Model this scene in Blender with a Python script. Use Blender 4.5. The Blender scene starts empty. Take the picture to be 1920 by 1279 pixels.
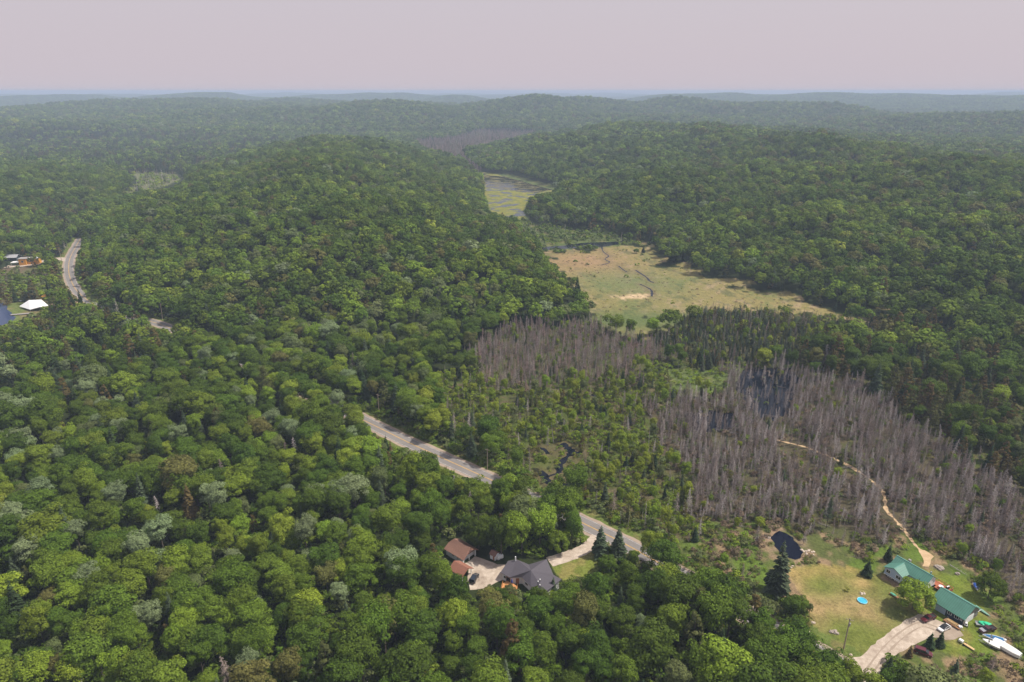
import bpy, bmesh, math, random
import numpy as np
from mathutils import Vector, Matrix
random.seed(7); RNG = np.random.default_rng(11)
R = math.radians
scene = bpy.context.scene
COL = scene.collection

# ------------------------------------------------------------------ camera
CH = 150.0; PITCH = R(20.1); FPX = 1280.0
cam = bpy.data.cameras.new('camera'); camo = bpy.data.objects.new('camera', cam); COL.objects.link(camo)
cam.sensor_width = 36; cam.lens = 36*FPX/1920; cam.clip_end = 60000; cam.clip_start = 1
camo.location = (0, 0, CH); camo.rotation_euler = (R(90)-PITCH, 0, 0)
scene.camera = camo

# ------------------------------------------------------------------ sky and sun
SUN_EL = R(58); SUN_DIR = Vector((0.98, 0.10, 0)).normalized()
SKY_COL_LOW = (0.605, 0.535, 0.585); SKY_COL_HIGH = (0.525, 0.50, 0.565)
SKY_STR = 1.0; NISH = 0.10; SUN_STR = 4.4
HAZE_D = 0.00017; HAZE_COL = (0.62, 0.77, 1.0)
w = bpy.data.worlds.new('World'); scene.world = w; w.use_nodes = True
nt = w.node_tree; nt.nodes.clear()
out = nt.nodes.new('ShaderNodeOutputWorld')
sky = nt.nodes.new('ShaderNodeTexSky'); sky.sky_type = 'NISHITA'; sky.sun_disc = False
sky.sun_elevation = SUN_EL; sky.sun_rotation = math.atan2(SUN_DIR.x, SUN_DIR.y); sky.dust_density = 6; sky.air_density = 1.5
b1 = nt.nodes.new('ShaderNodeBackground'); b1.inputs[1].default_value = NISH
nt.links.new(sky.outputs[0], b1.inputs[0])
b2 = nt.nodes.new('ShaderNodeBackground'); b2.inputs[1].default_value = SKY_STR
tc = nt.nodes.new('ShaderNodeTexCoord'); sx = nt.nodes.new('ShaderNodeSeparateXYZ')
ramp = nt.nodes.new('ShaderNodeValToRGB')
ramp.color_ramp.elements[0].position = 0.0; ramp.color_ramp.elements[0].color = (*SKY_COL_LOW, 1)
ramp.color_ramp.elements[1].position = 0.30; ramp.color_ramp.elements[1].color = (*SKY_COL_HIGH, 1)
nt.links.new(tc.outputs['Generated'], sx.inputs[0]); nt.links.new(sx.outputs[2], ramp.inputs[0]); nt.links.new(ramp.outputs[0], b2.inputs[0])
mx = nt.nodes.new('ShaderNodeMixShader'); mx.inputs[0].default_value = 0.88
nt.links.new(b1.outputs[0], mx.inputs[1]); nt.links.new(b2.outputs[0], mx.inputs[2]); nt.links.new(mx.outputs[0], out.inputs[0])
sl = bpy.data.lights.new('sun', 'SUN'); sl.energy = SUN_STR; sl.angle = R(0.6); sl.color = (1, 0.93, 0.82)
so = bpy.data.objects.new('sun', sl); COL.objects.link(so)
sv = Vector((SUN_DIR.x*math.cos(SUN_EL), SUN_DIR.y*math.cos(SUN_EL), math.sin(SUN_EL)))
so.rotation_euler = sv.to_track_quat('Z', 'Y').to_euler()
scene.view_settings.view_transform = 'Standard'; scene.view_settings.look = 'None'
scene.view_settings.gamma = 1; scene.view_settings.exposure = 0.18
cy = scene.cycles
cy.max_bounces = 5; cy.diffuse_bounces = 2; cy.glossy_bounces = 2; cy.transmission_bounces = 2; cy.volume_bounces = 0
cy.transparent_max_bounces = 4; cy.use_denoising = True; cy.denoising_input_passes = 'RGB_ALBEDO_NORMAL'

# ------------------------------------------------------------------ helpers: geometry of the place
cP, sP = math.cos(PITCH), math.sin(PITCH)
def W(px, py, z=0.0):
    u = (px-960)/FPX; v = (py-639.5)/FPX
    t = (CH-z)/(sP+v*cP)
    return (u*t, (cP-v*sP)*t)
def project(x, y, z):
    d = CH-z
    f = y*cP+d*sP; dn = d*cP-y*sP
    return 960+FPX*x/f, 639.5+FPX*dn/f, f
def WP(pts, z=0.0):
    return np.array([W(a, b, z) for a, b in pts])
def inpoly(x, y, poly):
    r = np.zeros(x.shape, bool); n = len(poly)
    bx0, by0 = poly.min(0); bx1, by1 = poly.max(0)
    m = (x >= bx0) & (x <= bx1) & (y >= by0) & (y <= by1)
    if not m.any(): return r
    xs, ys = x[m], y[m]; c = np.zeros(xs.shape, bool)
    j = n-1
    for i in range(n):
        xi, yi = poly[i]; xj, yj = poly[j]
        if yi != yj:
            c ^= ((yi > ys) != (yj > ys)) & (xs < (xj-xi)*(ys-yi)/(yj-yi)+xi)
        j = i
    r[m] = c
    return r
def segdist(x, y, pts, closed):
    best = np.full(x.shape, 1e18); n = len(pts)
    for i in range(n if closed else n-1):
        ax, ay = pts[i]; bx, by = pts[(i+1) % n]
        dx, dy = bx-ax, by-ay
        t = np.clip(((x-ax)*dx+(y-ay)*dy)/(dx*dx+dy*dy+1e-9), 0, 1)
        best = np.minimum(best, (x-ax-t*dx)**2+(y-ay-t*dy)**2)
    return np.sqrt(best)
def sstep(a, b, x):
    t = np.clip((x-a)/(b-a), 0, 1); return t*t*(3-2*t)
_wr = np.random.default_rng(5)
_WAVES = [(a, p, q) for a, p, q in zip(_wr.uniform(0, 2*math.pi, 40), _wr.uniform(0, 2*math.pi, 40), _wr.uniform(.6, 1.6, 40))]
def wnoise(x, y, scale, k0=0, n=10):
    s = np.zeros(x.shape)
    for a, p, q in _WAVES[k0:k0+n]:
        f = 2*math.pi/scale*q
        s = s+np.sin((x*math.cos(a)+y*math.sin(a))*f+p)
    return s/math.sqrt(n/2)      # about -2..2

# hills whose outline meets the flat valley floor
HILL1 = WP([(165, 562), (140, 515), (150, 470), (168, 430), (250, 382), (345, 338), (420, 306), (520, 288), (640, 283), (780, 290),
            (850, 303), (885, 330), (905, 360), (925, 405), (1005, 452), (1040, 505), (1118, 568), (1050, 600), (880, 618), (700, 640), (520, 660), (400, 640), (300, 598), (215, 580)])
HILL2 = WP([(990, 402), (1005, 417), (1200, 456), (1218, 480), (1290, 512), (1400, 540), (1530, 570), (1640, 600), (1760, 640), (1920, 700), (2400, 840),
            (3400, 560), (3000, 262), (1800, 258), (1100, 262), (960, 272), (870, 292), (885, 308), (930, 326), (1050, 360), (990, 376)])
HILL3 = WP([(-900, 620), (-200, 520), (0, 470), (60, 440), (160, 410), (250, 362), (262, 340), (160, 318), (-200, 300), (-900, 330)])
# far ridges: pixel column, distance, height, half width across and along the view
RIDGES = [(330, 4300, 88, 800, 700), (60, 4000, 60, 500, 500), (480, 3400, 62, 500, 400), (560, 4800, 82, 500, 600), (720, 3300, 88, 330, 420), (800, 4200, 66, 300, 500),
          (980, 3500, 104, 330, 420), (1120, 3700, 100, 300, 400), (1060, 2900, 45, 260, 300), (1290, 3800, 92, 400, 400), (1450, 3600, 82, 450, 350), (1200, 2900, 40, 500, 300),
          (1600, 6500, 112, 1500, 900), (1900, 6000, 100, 1200, 800), (1330, 6600, 112, 700, 700), (2050, 3000, 60, 700, 500), (1750, 3400, 40, 600, 400), (-200, 3000, 40, 600, 400),
          (380, 7000, 115, 600, 700), (700, 7500, 110, 900, 700), (860, 6200, 96, 300, 500), (100, 7600, 96, 900, 600),
          (150, 2900, 26, 500, 300), (420, 2500, 20, 260, 260)]
_RW = []
for px, d, h, sa, sl_ in RIDGES:
    az = math.atan2((px-960)/FPX, cP+0.36*sP)
    _RW.append((math.sin(az)*d, math.cos(az)*d, h, sa, sl_, az))
def terrain(x, y):
    x = np.asarray(x, float); y = np.asarray(y, float)
    r = np.hypot(x, y); z = np.zeros(x.shape)
    m = (r < 5000) & (y > 0)
    if m.any():
        xs, ys = x[m], y[m]; zz = np.zeros(xs.shape)
        for poly, hh, dd, rough in ((HILL1, 41, 280, 2.6), (HILL2, 52, 480, 3.6), (HILL3, 16, 220, 2.0)):
            ins = inpoly(xs, ys, poly)
            if ins.any():
                dist = segdist(xs[ins], ys[ins], poly, True)
                t = np.clip(dist/dd, 0, 1)
                h = hh*(1-(1-t)**1.7)*(1+0.10*wnoise(xs[ins], ys[ins], 420, 3)*sstep(40, 220, dist)) + rough*wnoise(xs[ins], ys[ins], 130, 12)*sstep(10, 90, dist)
                if hh == 52: h = h*(1-.55*sstep(380, 1150, xs[ins]))
                zz[ins] = np.maximum(zz[ins], h)
        z[m] = zz
    far = sstep(1900, 3000, r)
    fz = 5+5*wnoise(x, y, 1500, 0)+3*wnoise(x, y, 520, 8)
    fz = fz+sstep(6500, 12000, r)*(62+14*wnoise(x, y, 3400, 5))
    for cx, cy_, h, sa, sl_, az in _RW:
        dx, dy = x-cx, y-cy_
        a = dx*math.cos(az)-dy*math.sin(az); l = dx*math.sin(az)+dy*math.cos(az)
        fz = np.maximum(fz, h*np.exp(-(a/sa)**2*.5-(l/sl_)**2*.5)*(1+.05*wnoise(x, y, 600, 4)))
    fz = np.minimum(fz, 118)
    return np.maximum(z, np.maximum(fz, 0)*far)

# ------------------------------------------------------------------ helpers: materials
def new_mat(name):
    m = bpy.data.materials.new(name); m.use_nodes = True; n = m.node_tree; n.nodes.clear()
    o = n.nodes.new('ShaderNodeOutputMaterial'); return m, n, o
def mat(name, col, rough=0.7, metal=0.0, spec=0.3, var=0.12, scale=1.5, bump=0.0, coat=0.0, seam=0.0):
    m, n, o = new_mat(name)
    b = n.nodes.new('ShaderNodeBsdfPrincipled'); b.inputs['Roughness'].default_value = rough
    b.inputs['Metallic'].default_value = metal; b.inputs['Specular IOR Level'].default_value = spec; b.inputs['Coat Weight'].default_value = coat
    tcn = n.nodes.new('ShaderNodeTexCoord'); nz = n.nodes.new('ShaderNodeTexNoise'); nz.inputs['Scale'].default_value = scale; nz.inputs['Detail'].default_value = 5
    n.links.new(tcn.outputs['Object'], nz.inputs['Vector'])
    mr = n.nodes.new('ShaderNodeMapRange'); mr.inputs[1].default_value = .25; mr.inputs[2].default_value = .75
    mr.inputs[3].default_value = 1-var; mr.inputs[4].default_value = 1+var
    n.links.new(nz.outputs[0], mr.inputs[0])
    vm = n.nodes.new('ShaderNodeVectorMath'); vm.operation = 'SCALE'; vm.inputs[0].default_value = col
    last = mr.outputs[0]
    if seam:   # raised seams of a metal roof, every `seam` metres along the ridge
        sx_ = n.nodes.new('ShaderNodeSeparateXYZ'); n.links.new(tcn.outputs['Object'], sx_.inputs[0])
        a = n.nodes.new('ShaderNodeMath'); a.operation = 'MULTIPLY'; a.inputs[1].default_value = 1/seam; n.links.new(sx_.outputs[0], a.inputs[0])
        f = n.nodes.new('ShaderNodeMath'); f.operation = 'FRACT'; n.links.new(a.outputs[0], f.inputs[0])
        g = n.nodes.new('ShaderNodeMath'); g.operation = 'LESS_THAN'; g.inputs[1].default_value = .16; n.links.new(f.outputs[0], g.inputs[0])
        h = n.nodes.new('ShaderNodeMath'); h.operation = 'MULTIPLY_ADD'; h.inputs[1].default_value = -.28; h.inputs[2].default_value = 1; n.links.new(g.outputs[0], h.inputs[0])
        k = n.nodes.new('ShaderNodeMath'); k.operation = 'MULTIPLY'; n.links.new(h.outputs[0], k.inputs[0]); n.links.new(last, k.inputs[1]); last = k.outputs[0]
    n.links.new(last, vm.inputs['Scale']); n.links.new(vm.outputs[0], b.inputs['Base Color'])
    n.links.new(b.outputs[0], o.inputs[0]); return m
def ramp_mat(name, stops, scales=(0.15, 1.2, 6), weights=(.5, .3, .2), rough=0.9, contrast=1.0):
    """ground like material: several noises added, then a colour ramp"""
    m, n, o = new_mat(name)
    b = n.nodes.new('ShaderNodeBsdfPrincipled'); b.inputs['Roughness'].default_value = rough; b.inputs['Specular IOR Level'].default_value = .1
    tcn = n.nodes.new('ShaderNodeTexCoord'); acc = None
    for s, wgt in zip(scales, weights):
        nz = n.nodes.new('ShaderNodeTexNoise'); nz.inputs['Scale'].default_value = s; nz.inputs['Detail'].default_value = 4
        n.links.new(tcn.outputs['Object'], nz.inputs['Vector'])
        mm = n.nodes.new('ShaderNodeMath'); mm.operation = 'MULTIPLY_ADD'; mm.inputs[1].default_value = wgt
        n.links.new(nz.outputs[0], mm.inputs[0])
        if acc: n.links.new(acc, mm.inputs[2])
        else: mm.inputs[2].default_value = 0
        acc = mm.outputs[0]
    mr = n.nodes.new('ShaderNodeMapRange'); mr.inputs[1].default_value = .5-.2/contrast; mr.inputs[2].default_value = .5+.2/contrast
    n.links.new(acc, mr.inputs[0])
    cr = n.nodes.new('ShaderNodeValToRGB'); el = cr.color_ramp.elements
    el[0].position = stops[0][0]; el[0].color = (*stops[0][1], 1); el[1].position = stops[-1][0]; el[1].color = (*stops[-1][1], 1)
    for p, c in stops[1:-1]:
        e = el.new(p); e.color = (*c, 1)
    n.links.new(mr.outputs[0], cr.inputs[0]); n.links.new(cr.outputs[0], b.inputs['Base Color'])
    n.links.new(b.outputs[0], o.inputs[0]); return m
def foliage_mat(name, island=0.40, objvar=0.17, trans=0.30, rough=.7, spec=.10):
    m, n, o = new_mat(name)
    oi = n.nodes.new('ShaderNodeObjectInfo'); ge = n.nodes.new('ShaderNodeNewGeometry')
    a = n.nodes.new('ShaderNodeMapRange'); a.inputs[3].default_value = 1-island; a.inputs[4].default_value = 1+island
    n.links.new(ge.outputs['Random Per Island'], a.inputs[0])
    c = n.nodes.new('ShaderNodeMapRange'); c.inputs[3].default_value = 1-objvar; c.inputs[4].default_value = 1+objvar
    n.links.new(oi.outputs['Random'], c.inputs[0])
    mu = n.nodes.new('ShaderNodeMath'); mu.operation = 'MULTIPLY'
    n.links.new(a.outputs[0], mu.inputs[0]); n.links.new(c.outputs[0], mu.inputs[1])
    # hue drift from tree to tree
    h = n.nodes.new('ShaderNodeHueSaturation')
    mh = n.nodes.new('ShaderNodeMath'); mh.operation = 'MULTIPLY'; mh.inputs[1].default_value = 7.31
    fr = n.nodes.new('ShaderNodeMath'); fr.operation = 'FRACT'
    n.links.new(oi.outputs['Random'], mh.inputs[0]); n.links.new(mh.outputs[0], fr.inputs[0])
    hh = n.nodes.new('ShaderNodeMapRange'); hh.inputs[3].default_value = .486; hh.inputs[4].default_value = .512
    n.links.new(fr.outputs[0], hh.inputs[0]); n.links.new(hh.outputs[0], h.inputs['Hue']); tn = n.nodes.new('ShaderNodeAttribute'); tn.attribute_type = 'INSTANCER'; tn.attribute_name = 'tint'; n.links.new(tn.outputs['Color'], h.inputs['Color'])
    vm = n.nodes.new('ShaderNodeVectorMath'); vm.operation = 'SCALE'
    n.links.new(h.outputs[0], vm.inputs[0]); n.links.new(mu.outputs[0], vm.inputs['Scale'])
    b = n.nodes.new('ShaderNodeBsdfPrincipled'); b.inputs['Roughness'].default_value = rough; b.inputs['Specular IOR Level'].default_value = spec
    n.links.new(vm.outputs[0], b.inputs['Base Color'])
    if trans > 0:
        t = n.nodes.new('ShaderNodeBsdfTranslucent'); n.links.new(vm.outputs[0], t.inputs[0])
        x = n.nodes.new('ShaderNodeMixShader'); x.inputs[0].default_value = trans
        n.links.new(b.outputs[0], x.inputs[1]); n.links.new(t.outputs[0], x.inputs[2]); n.links.new(x.outputs[0], o.inputs[0])
    else: n.links.new(b.outputs[0], o.inputs[0])
    return m
def water_mat(name, col, rough=0.08, lily=None):
    m, n, o = new_mat(name)
    b = n.nodes.new('ShaderNodeBsdfPrincipled'); b.inputs['Base Color'].default_value = (*col, 1)
    b.inputs['Roughness'].default_value = rough; b.inputs['IOR'].default_value = 1.33; b.inputs['Specular IOR Level'].default_value = .16
    tcn = n.nodes.new('ShaderNodeTexCoord'); nz = n.nodes.new('ShaderNodeTexNoise'); nz.inputs['Scale'].default_value = 1.2; nz.inputs['Detail'].default_value = 3
    n.links.new(tcn.outputs['Object'], nz.inputs['Vector'])
    bp = n.nodes.new('ShaderNodeBump'); bp.inputs['Strength'].default_value = .15; bp.inputs['Distance'].default_value = .1
    n.links.new(nz.outputs[0], bp.inputs['Height']); n.links.new(bp.outputs[0], b.inputs['Normal'])
    if lily:
        scl, lo, hi, stops, stretch = lily
        mp = n.nodes.new('ShaderNodeMapping'); mp.inputs['Scale'].default_value = stretch
        n.links.new(tcn.outputs['Object'], mp.inputs[0])
        n2 = n.nodes.new('ShaderNodeTexNoise'); n2.inputs['Scale'].default_value = scl; n2.inputs['Detail'].default_value = 6
        n.links.new(mp.outputs[0], n2.inputs['Vector'])
        mr = n.nodes.new('ShaderNodeMapRange'); mr.inputs[1].default_value = lo; mr.inputs[2].default_value = hi
        n.links.new(n2.outputs[0], mr.inputs[0])
        n3 = n.nodes.new('ShaderNodeTexNoise'); n3.inputs['Scale'].default_value = scl*3; n3.inputs['Detail'].default_value = 4
        n.links.new(mp.outputs[0], n3.inputs['Vector'])
        cr = n.nodes.new('ShaderNodeValToRGB'); cr.color_ramp.elements[0].color = (*stops[0], 1); cr.color_ramp.elements[1].color = (*stops[1], 1)
        cr.color_ramp.elements[0].position = .35; cr.color_ramp.elements[1].position = .65
        n.links.new(n3.outputs[0], cr.inputs[0])
        d = n.nodes.new('ShaderNodeBsdfDiffuse'); n.links.new(cr.outputs[0], d.inputs[0])
        x = n.nodes.new('ShaderNodeMixShader'); n.links.new(mr.outputs[0], x.inputs[0])
        n.links.new(b.outputs[0], x.inputs[1]); n.links.new(d.outputs[0], x.inputs[2]); n.links.new(x.outputs[0], o.inputs[0])
    else: n.links.new(b.outputs[0], o.inputs[0])
    return m

M_LEAF = foliage_mat('leaf'); M_NEEDLE = foliage_mat('needle', .35, .25, .08); M_DEAD = foliage_mat('dead_twig', .35, .2, 0.0, .9, .1)
M_BARK = mat('bark', (.12, .10, .08), .9); M_BARKG = mat('grey_bark', (.30, .275, .255), .9)

# ------------------------------------------------------------------ helpers: objects
def tag(o, label=None, cat=None, group=None, kind=None):
    if label: o['label'] = label
    if cat: o['category'] = cat
    if group: o['group'] = group
    if kind: o['kind'] = kind
    return o
def empty(name, loc, rz=0.0, label=None, cat=None, group=None):
    o = bpy.data.objects.new(name, None); COL.objects.link(o); o.location = loc; o.rotation_euler = (0, 0, rz)
    o.empty_display_size = .5
    return tag(o, label, cat, group)
def link(name, me, parent=None, loc=None, rz=0.0, sc=None):
    o = bpy.data.objects.new(name, me); COL.objects.link(o)
    if parent: o.parent = parent
    if loc is not None: o.location = loc
    if rz: o.rotation_euler = (0, 0, rz)
    if sc is not None: o.scale = sc
    return o
class MB:
    def __init__(s): s.v = []; s.f = []
    def add(s, vs, fs):
        k = len(s.v); s.v += [tuple(p) for p in vs]; s.f += [tuple(i+k for i in f) for f in fs]; return s
    def box(s, x0, x1, y0, y1, z0, z1, M=None):
        vs = [Vector(p) for p in ((x0, y0, z0), (x1, y0, z0), (x1, y1, z0), (x0, y1, z0), (x0, y0, z1), (x1, y0, z1), (x1, y1, z1), (x0, y1, z1))]
        if M is not None: vs = [M @ p for p in vs]
        return s.add(vs, [(0, 3, 2, 1), (4, 5, 6, 7), (0, 1, 5, 4), (1, 2, 6, 5), (2, 3, 7, 6), (3, 0, 4, 7)])
    def tube(s, a, b, r0, r1=None, n=6, caps=True):
        r1 = r0 if r1 is None else r1; a = Vector(a); b = Vector(b); d = (b-a).normalized()
        q = d.to_track_quat('Z', 'Y'); vs = []
        for c, r in ((a, r0), (b, r1)):
            for i in range(n):
                t = 2*math.pi*i/n; vs.append(c+q @ Vector((math.cos(t)*r, math.sin(t)*r, 0)))
        fs = [(i, (i+1) % n, n+(i+1) % n, n+i) for i in range(n)]
        if caps: fs += [tuple(range(n-1, -1, -1)), tuple(range(n, 2*n))]
        return s.add(vs, fs)
    def loft(s, secs, caps=True):
        n = len(secs[0]); vs = [p for sec in secs for p in sec]; fs = []
        for k in range(len(secs)-1):
            for i in range(n):
                j = (i+1) % n; fs.append((k*n+i, k*n+j, (k+1)*n+j, (k+1)*n+i))
        if caps: fs += [tuple(range(n-1, -1, -1)), tuple((len(secs)-1)*n+i for i in range(n))]
        return s.add(vs, fs)
    def prism(s, pts, z0, z1):
        n = len(pts); vs = [(p[0], p[1], z0) for p in pts]+[(p[0], p[1], z1) for p in pts]
        return s.add(vs, [tuple(range(n-1, -1, -1)), tuple(range(n, 2*n))]+[(i, (i+1) % n, n+(i+1) % n, n+i) for i in range(n)])
    def mesh(s, name, m, smooth=False):
        me = bpy.data.meshes.new(name); me.from_pydata(s.v, [], s.f)
        bm = bmesh.new(); bm.from_mesh(me); bmesh.ops.recalc_face_normals(bm, faces=bm.faces); bm.to_mesh(me); bm.free()
        me.materials.append(m)
        if smooth: me.shade_smooth()
        return me
    def build(s, name, m, parent=None, smooth=False, **k): return link(name, s.mesh(name, m, smooth), parent, **k)
def np_mesh(name, V, F, m):
    me = bpy.data.meshes.new(name); V = np.asarray(V, np.float32); F = np.asarray(F, np.int32)
    k = F.shape[1]
    me.vertices.add(len(V)); me.vertices.foreach_set('co', V.ravel())
    me.loops.add(F.size); me.loops.foreach_set('vertex_index', F.ravel())
    me.polygons.add(len(F)); me.polygons.foreach_set('loop_start', np.arange(0, F.size, k, dtype=np.int32))
    me.update(calc_edges=True); me.materials.append(m); return me

# ------------------------------------------------------------------ the regions of the valley floor
REG = {
 'meadow': WP([(1000, 464), (1100, 468), (1160, 462), (1215, 450), (1222, 482), (1290, 512), (1400, 540), (1530, 568), (1640, 594), (1700, 616), (1600, 604), (1480, 590), (1400, 580), (1330, 575), (1285, 588), (1262, 604), (1200, 622), (1110, 622), (1095, 575), (1060, 530)]),
 'lilies': WP([(900, 322), (960, 330), (1048, 354), (1046, 364), (992, 372), (982, 395), (985, 412), (960, 415), (915, 400), (905, 350)]),
 'shrub_marsh': WP([(985, 405), (1000, 417), (1200, 453), (1160, 462), (1100, 466), (1010, 470), (940, 415)]),
 'young': WP([(1240, 625), (1290, 596), (1330, 577), (1480, 592), (1600, 604), (1700, 640), (1640, 690), (1560, 694), (1480, 680), (1400, 690), (1260, 680), (1215, 640)]),
 'deadA': WP([(865, 690), (915, 640), (960, 618), (1060, 612), (1110, 618), (1230, 645), (1250, 700), (1150, 712), (1000, 730), (900, 735)]),
 'green_marsh': WP([(1240, 690), (1400, 690), (1392, 722), (1345, 738), (1250, 730)]),
 'deadB': WP([(1215, 760), (1330, 742), (1400, 700), (1480, 690), (1560, 706), (1640, 738), (1740, 800), (1800, 870), (1920, 940), (2400, 1100), (2400, 1500), (2050, 1300), (1920, 1140), (1860, 1080), (1790, 1050), (1740, 1030), (1690, 1040), (1560, 1030), (1510, 1010), (1430, 1000), (1330, 985), (1250, 900), (1225, 820)]),
 'cedar': WP([(1500, 660), (1700, 628), (1920, 710), (2400, 860), (2400, 1100), (1920, 940), (1800, 870), (1740, 800), (1640, 738), (1560, 706), (1480, 690)]),
 'mixed': WP([(865, 690), (900, 735), (1000, 730), (1150, 712), (1250, 700), (1250, 730), (1340, 738), (1225, 770), (1230, 830), (1255, 900), (1330, 985), (1300, 1025), (1200, 1000), (1100, 950), (930, 880), (860, 820), (830, 740)]),
 'scrub': WP([(1330, 985), (1430, 1000), (1510, 1010), (1560, 1030), (1690, 1040), (1740, 1030), (1790, 1050), (1860, 1080), (1920, 1140), (2050, 1300), (2000, 1500), (1690, 1330), (1700, 1235), (1640, 1280), (1560, 1220), (1480, 1120), (1400, 1100), (1300, 1060), (1230, 1020), (1300, 1025)]),
 'lake_shore': WP([(-300, 520), (60, 500), (110, 520), (112, 560), (60, 568), (0, 566), (-300, 572)]),
 'bog_left': WP([(242, 318), (330, 322), (338, 338), (300, 352), (240, 372), (215, 385), (235, 362), (262, 342)]),
 'far_dead': WP([(770, 268), (850, 262), (900, 252), (1010, 256), (960, 268), (870, 288), (880, 306), (905, 322), (895, 335), (860, 305), (800, 288)]),
 'far_conifer': WP([(-900, 330), (-200, 297), (160, 315), (262, 325), (340, 330), (420, 303), (520, 284), (640, 268), (300, 262), (-200, 262), (-1500, 268)]),
 'lawnA': WP([(1475, 1066), (1530, 1058), (1600, 1064), (1640, 1078), (1665, 1090), (1700, 1120), (1745, 1150), (1700, 1165), (1655, 1198), (1612, 1232), (1575, 1228), (1538, 1204), (1522, 1165), (1505, 1118), (1485, 1090)]),
 'yardA': WP([(1690, 1062), (1760, 1070), (1810, 1085), (1838, 1115), (1855, 1165), (1885, 1205), (1860, 1222), (1790, 1232), (1745, 1215), (1800, 1190), (1740, 1150), (1700, 1110)]),
 'lawnB': WP([(1033, 1056), (1104, 1030), (1125, 1045), (1115, 1080), (1060, 1092), (1040, 1075)]),
}
PALE = {}  # bare pale patches on ground
ROAD_PX = [(152, 446), (143.8, 460), (132.5, 481), (128.8, 497.5), (130, 516), (138.8, 537.5), (150, 551), (166, 564), (190, 578), (235, 592), (300, 608), (380, 641), (480, 690), (590, 744), (704, 799), (775, 834), (905, 893), (1000, 936), (1109, 989), (1190, 1030), (1370, 1134), (1560, 1241), (1650, 1291), (1800, 1374)]
def smooth_line(pts, n=6):
    pts = [np.array(p, float) for p in pts]; o = []
    for i in range(len(pts)-1):
        p0 = pts[max(i-1, 0)]; p1 = pts[i]; p2 = pts[i+1]; p3 = pts[min(i+2, len(pts)-1)]
        for k in range(n):
            t = k/n
            o.append(.5*((2*p1)+(-p0+p2)*t+(2*p0-5*p1+4*p2-p3)*t*t+(-p0+3*p1-3*p2+p3)*t**3))
    o.append(pts[-1]); return np.array(o)
ROAD = smooth_line(WP(ROAD_PX), 6)
Z5 = lambda zx, zy: (620+zx/3.097, 680+zy/3.097)
Z8 = lambda zx, zy: (820+zx/8, 1000+zy/8)
ZA = lambda zx, zy: (1400+zx/3.692, 960+zy/3.692)
Z4 = lambda zx, zy: (zx/8, 460+zy/8)
POND = [ZA(*p) for p in ((168, 178), (190, 148), (225, 135), (275, 148), (318, 178), (350, 215), (378, 262), (386, 300), (370, 320), (335, 330), (290, 322), (250, 300), (225, 270), (200, 235))]
COURT_B = [Z8(*p) for p in ((380, 478), (560, 350), (640, 372), (760, 415), (900, 468), (1060, 470), (1180, 470), (1300, 440), (1330, 520), (1000, 640), (985, 700), (900, 740), (790, 790), (690, 830), (560, 850), (500, 850), (440, 720), (470, 560), (400, 520))]
DRIVE_B = WP([(1030, 1054), (1062, 1044), (1090, 1033), (1108, 1022), (1122, 1006)])
DRIVE_A = [(1592, 1236), (1612, 1231), (1640, 1207), (1668, 1184), (1700, 1162), (1722, 1152), (1748, 1158), (1775, 1170), (1800, 1182), (1806, 1192), (1780, 1198), (1750, 1196), (1722, 1204), (1700, 1216), (1672, 1232), (1655, 1246), (1648, 1262), (1652, 1290), (1630, 1296), (1606, 1262)]
PATH = smooth_line(WP([(1455, 825), (1485, 832), (1512, 839), (1545, 852), (1572, 864), (1600, 878), (1632, 900), (1655, 921), (1660, 945), (1662, 957), (1676, 972), (1690, 988), (1703, 1004), (1716, 1022), (1731, 1036)]), 4)
PATH_END = [(1722, 1030), (1733, 1032), (1752, 1044), (1746, 1050), (1741, 1062), (1730, 1062), (1731, 1046)]
LAKE = WP([(-900, 568), (-100, 566), (8, 567), (13, 572), (12, 580), (20, 587), (28, 595), (27, 600), (15, 606), (0, 611), (-100, 630), (-900, 800)])
SWAMP_W = WP([(1392, 692), (1480, 690), (1505, 712), (1488, 745), (1478, 775), (1450, 792), (1415, 780), (1392, 752), (1378, 722)])
SWAMP_W2 = WP([(1285, 775), (1330, 768), (1370, 775), (1380, 800), (1340, 812), (1300, 806)])
STRIP_W = WP([(1015, 464), (1050, 461), (1090, 456), (1130, 454), (1160, 453), (1172, 450), (1160, 458), (1130, 463), (1085, 465), (1040, 468), (1015, 470)])
CREEKS = [([(1128, 462), (1131, 472), (1141, 480), (1134, 486), (1143, 492), (1128, 497)], 1.6),
          ([(1160, 499), (1170, 507), (1176, 510)], 1.4),
          ([(1192, 507), (1212, 520), (1218, 527), (1226, 530)], 2.2), ([(1200, 533), (1215, 540), (1222, 546), (1222, 556)], 2.4),
          ([Z5(1340, 470), Z5(1370, 490), Z5(1400, 515), Z5(1455, 530)], 4.5), ([Z5(1400, 525), Z5(1370, 550), Z5(1335, 590), Z5(1325, 640)], 3.6),
          ([Z5(1200, 495), Z5(1240, 505), Z5(1262, 530)], 2.6), ([Z5(1215, 630), Z5(1245, 665), Z5(1262, 705)], 4.0), ([Z5(1325, 640), Z5(1280, 655), Z5(1250, 665)], 1.6), ([Z5(1340, 715), Z5(1400, 705)], 2.4),
          ([(1108, 740), (1128, 748), (1140, 756)], 1.8)]
CREEK_L = [smooth_line(WP(p), 4) for p, _ in CREEKS]

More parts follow.
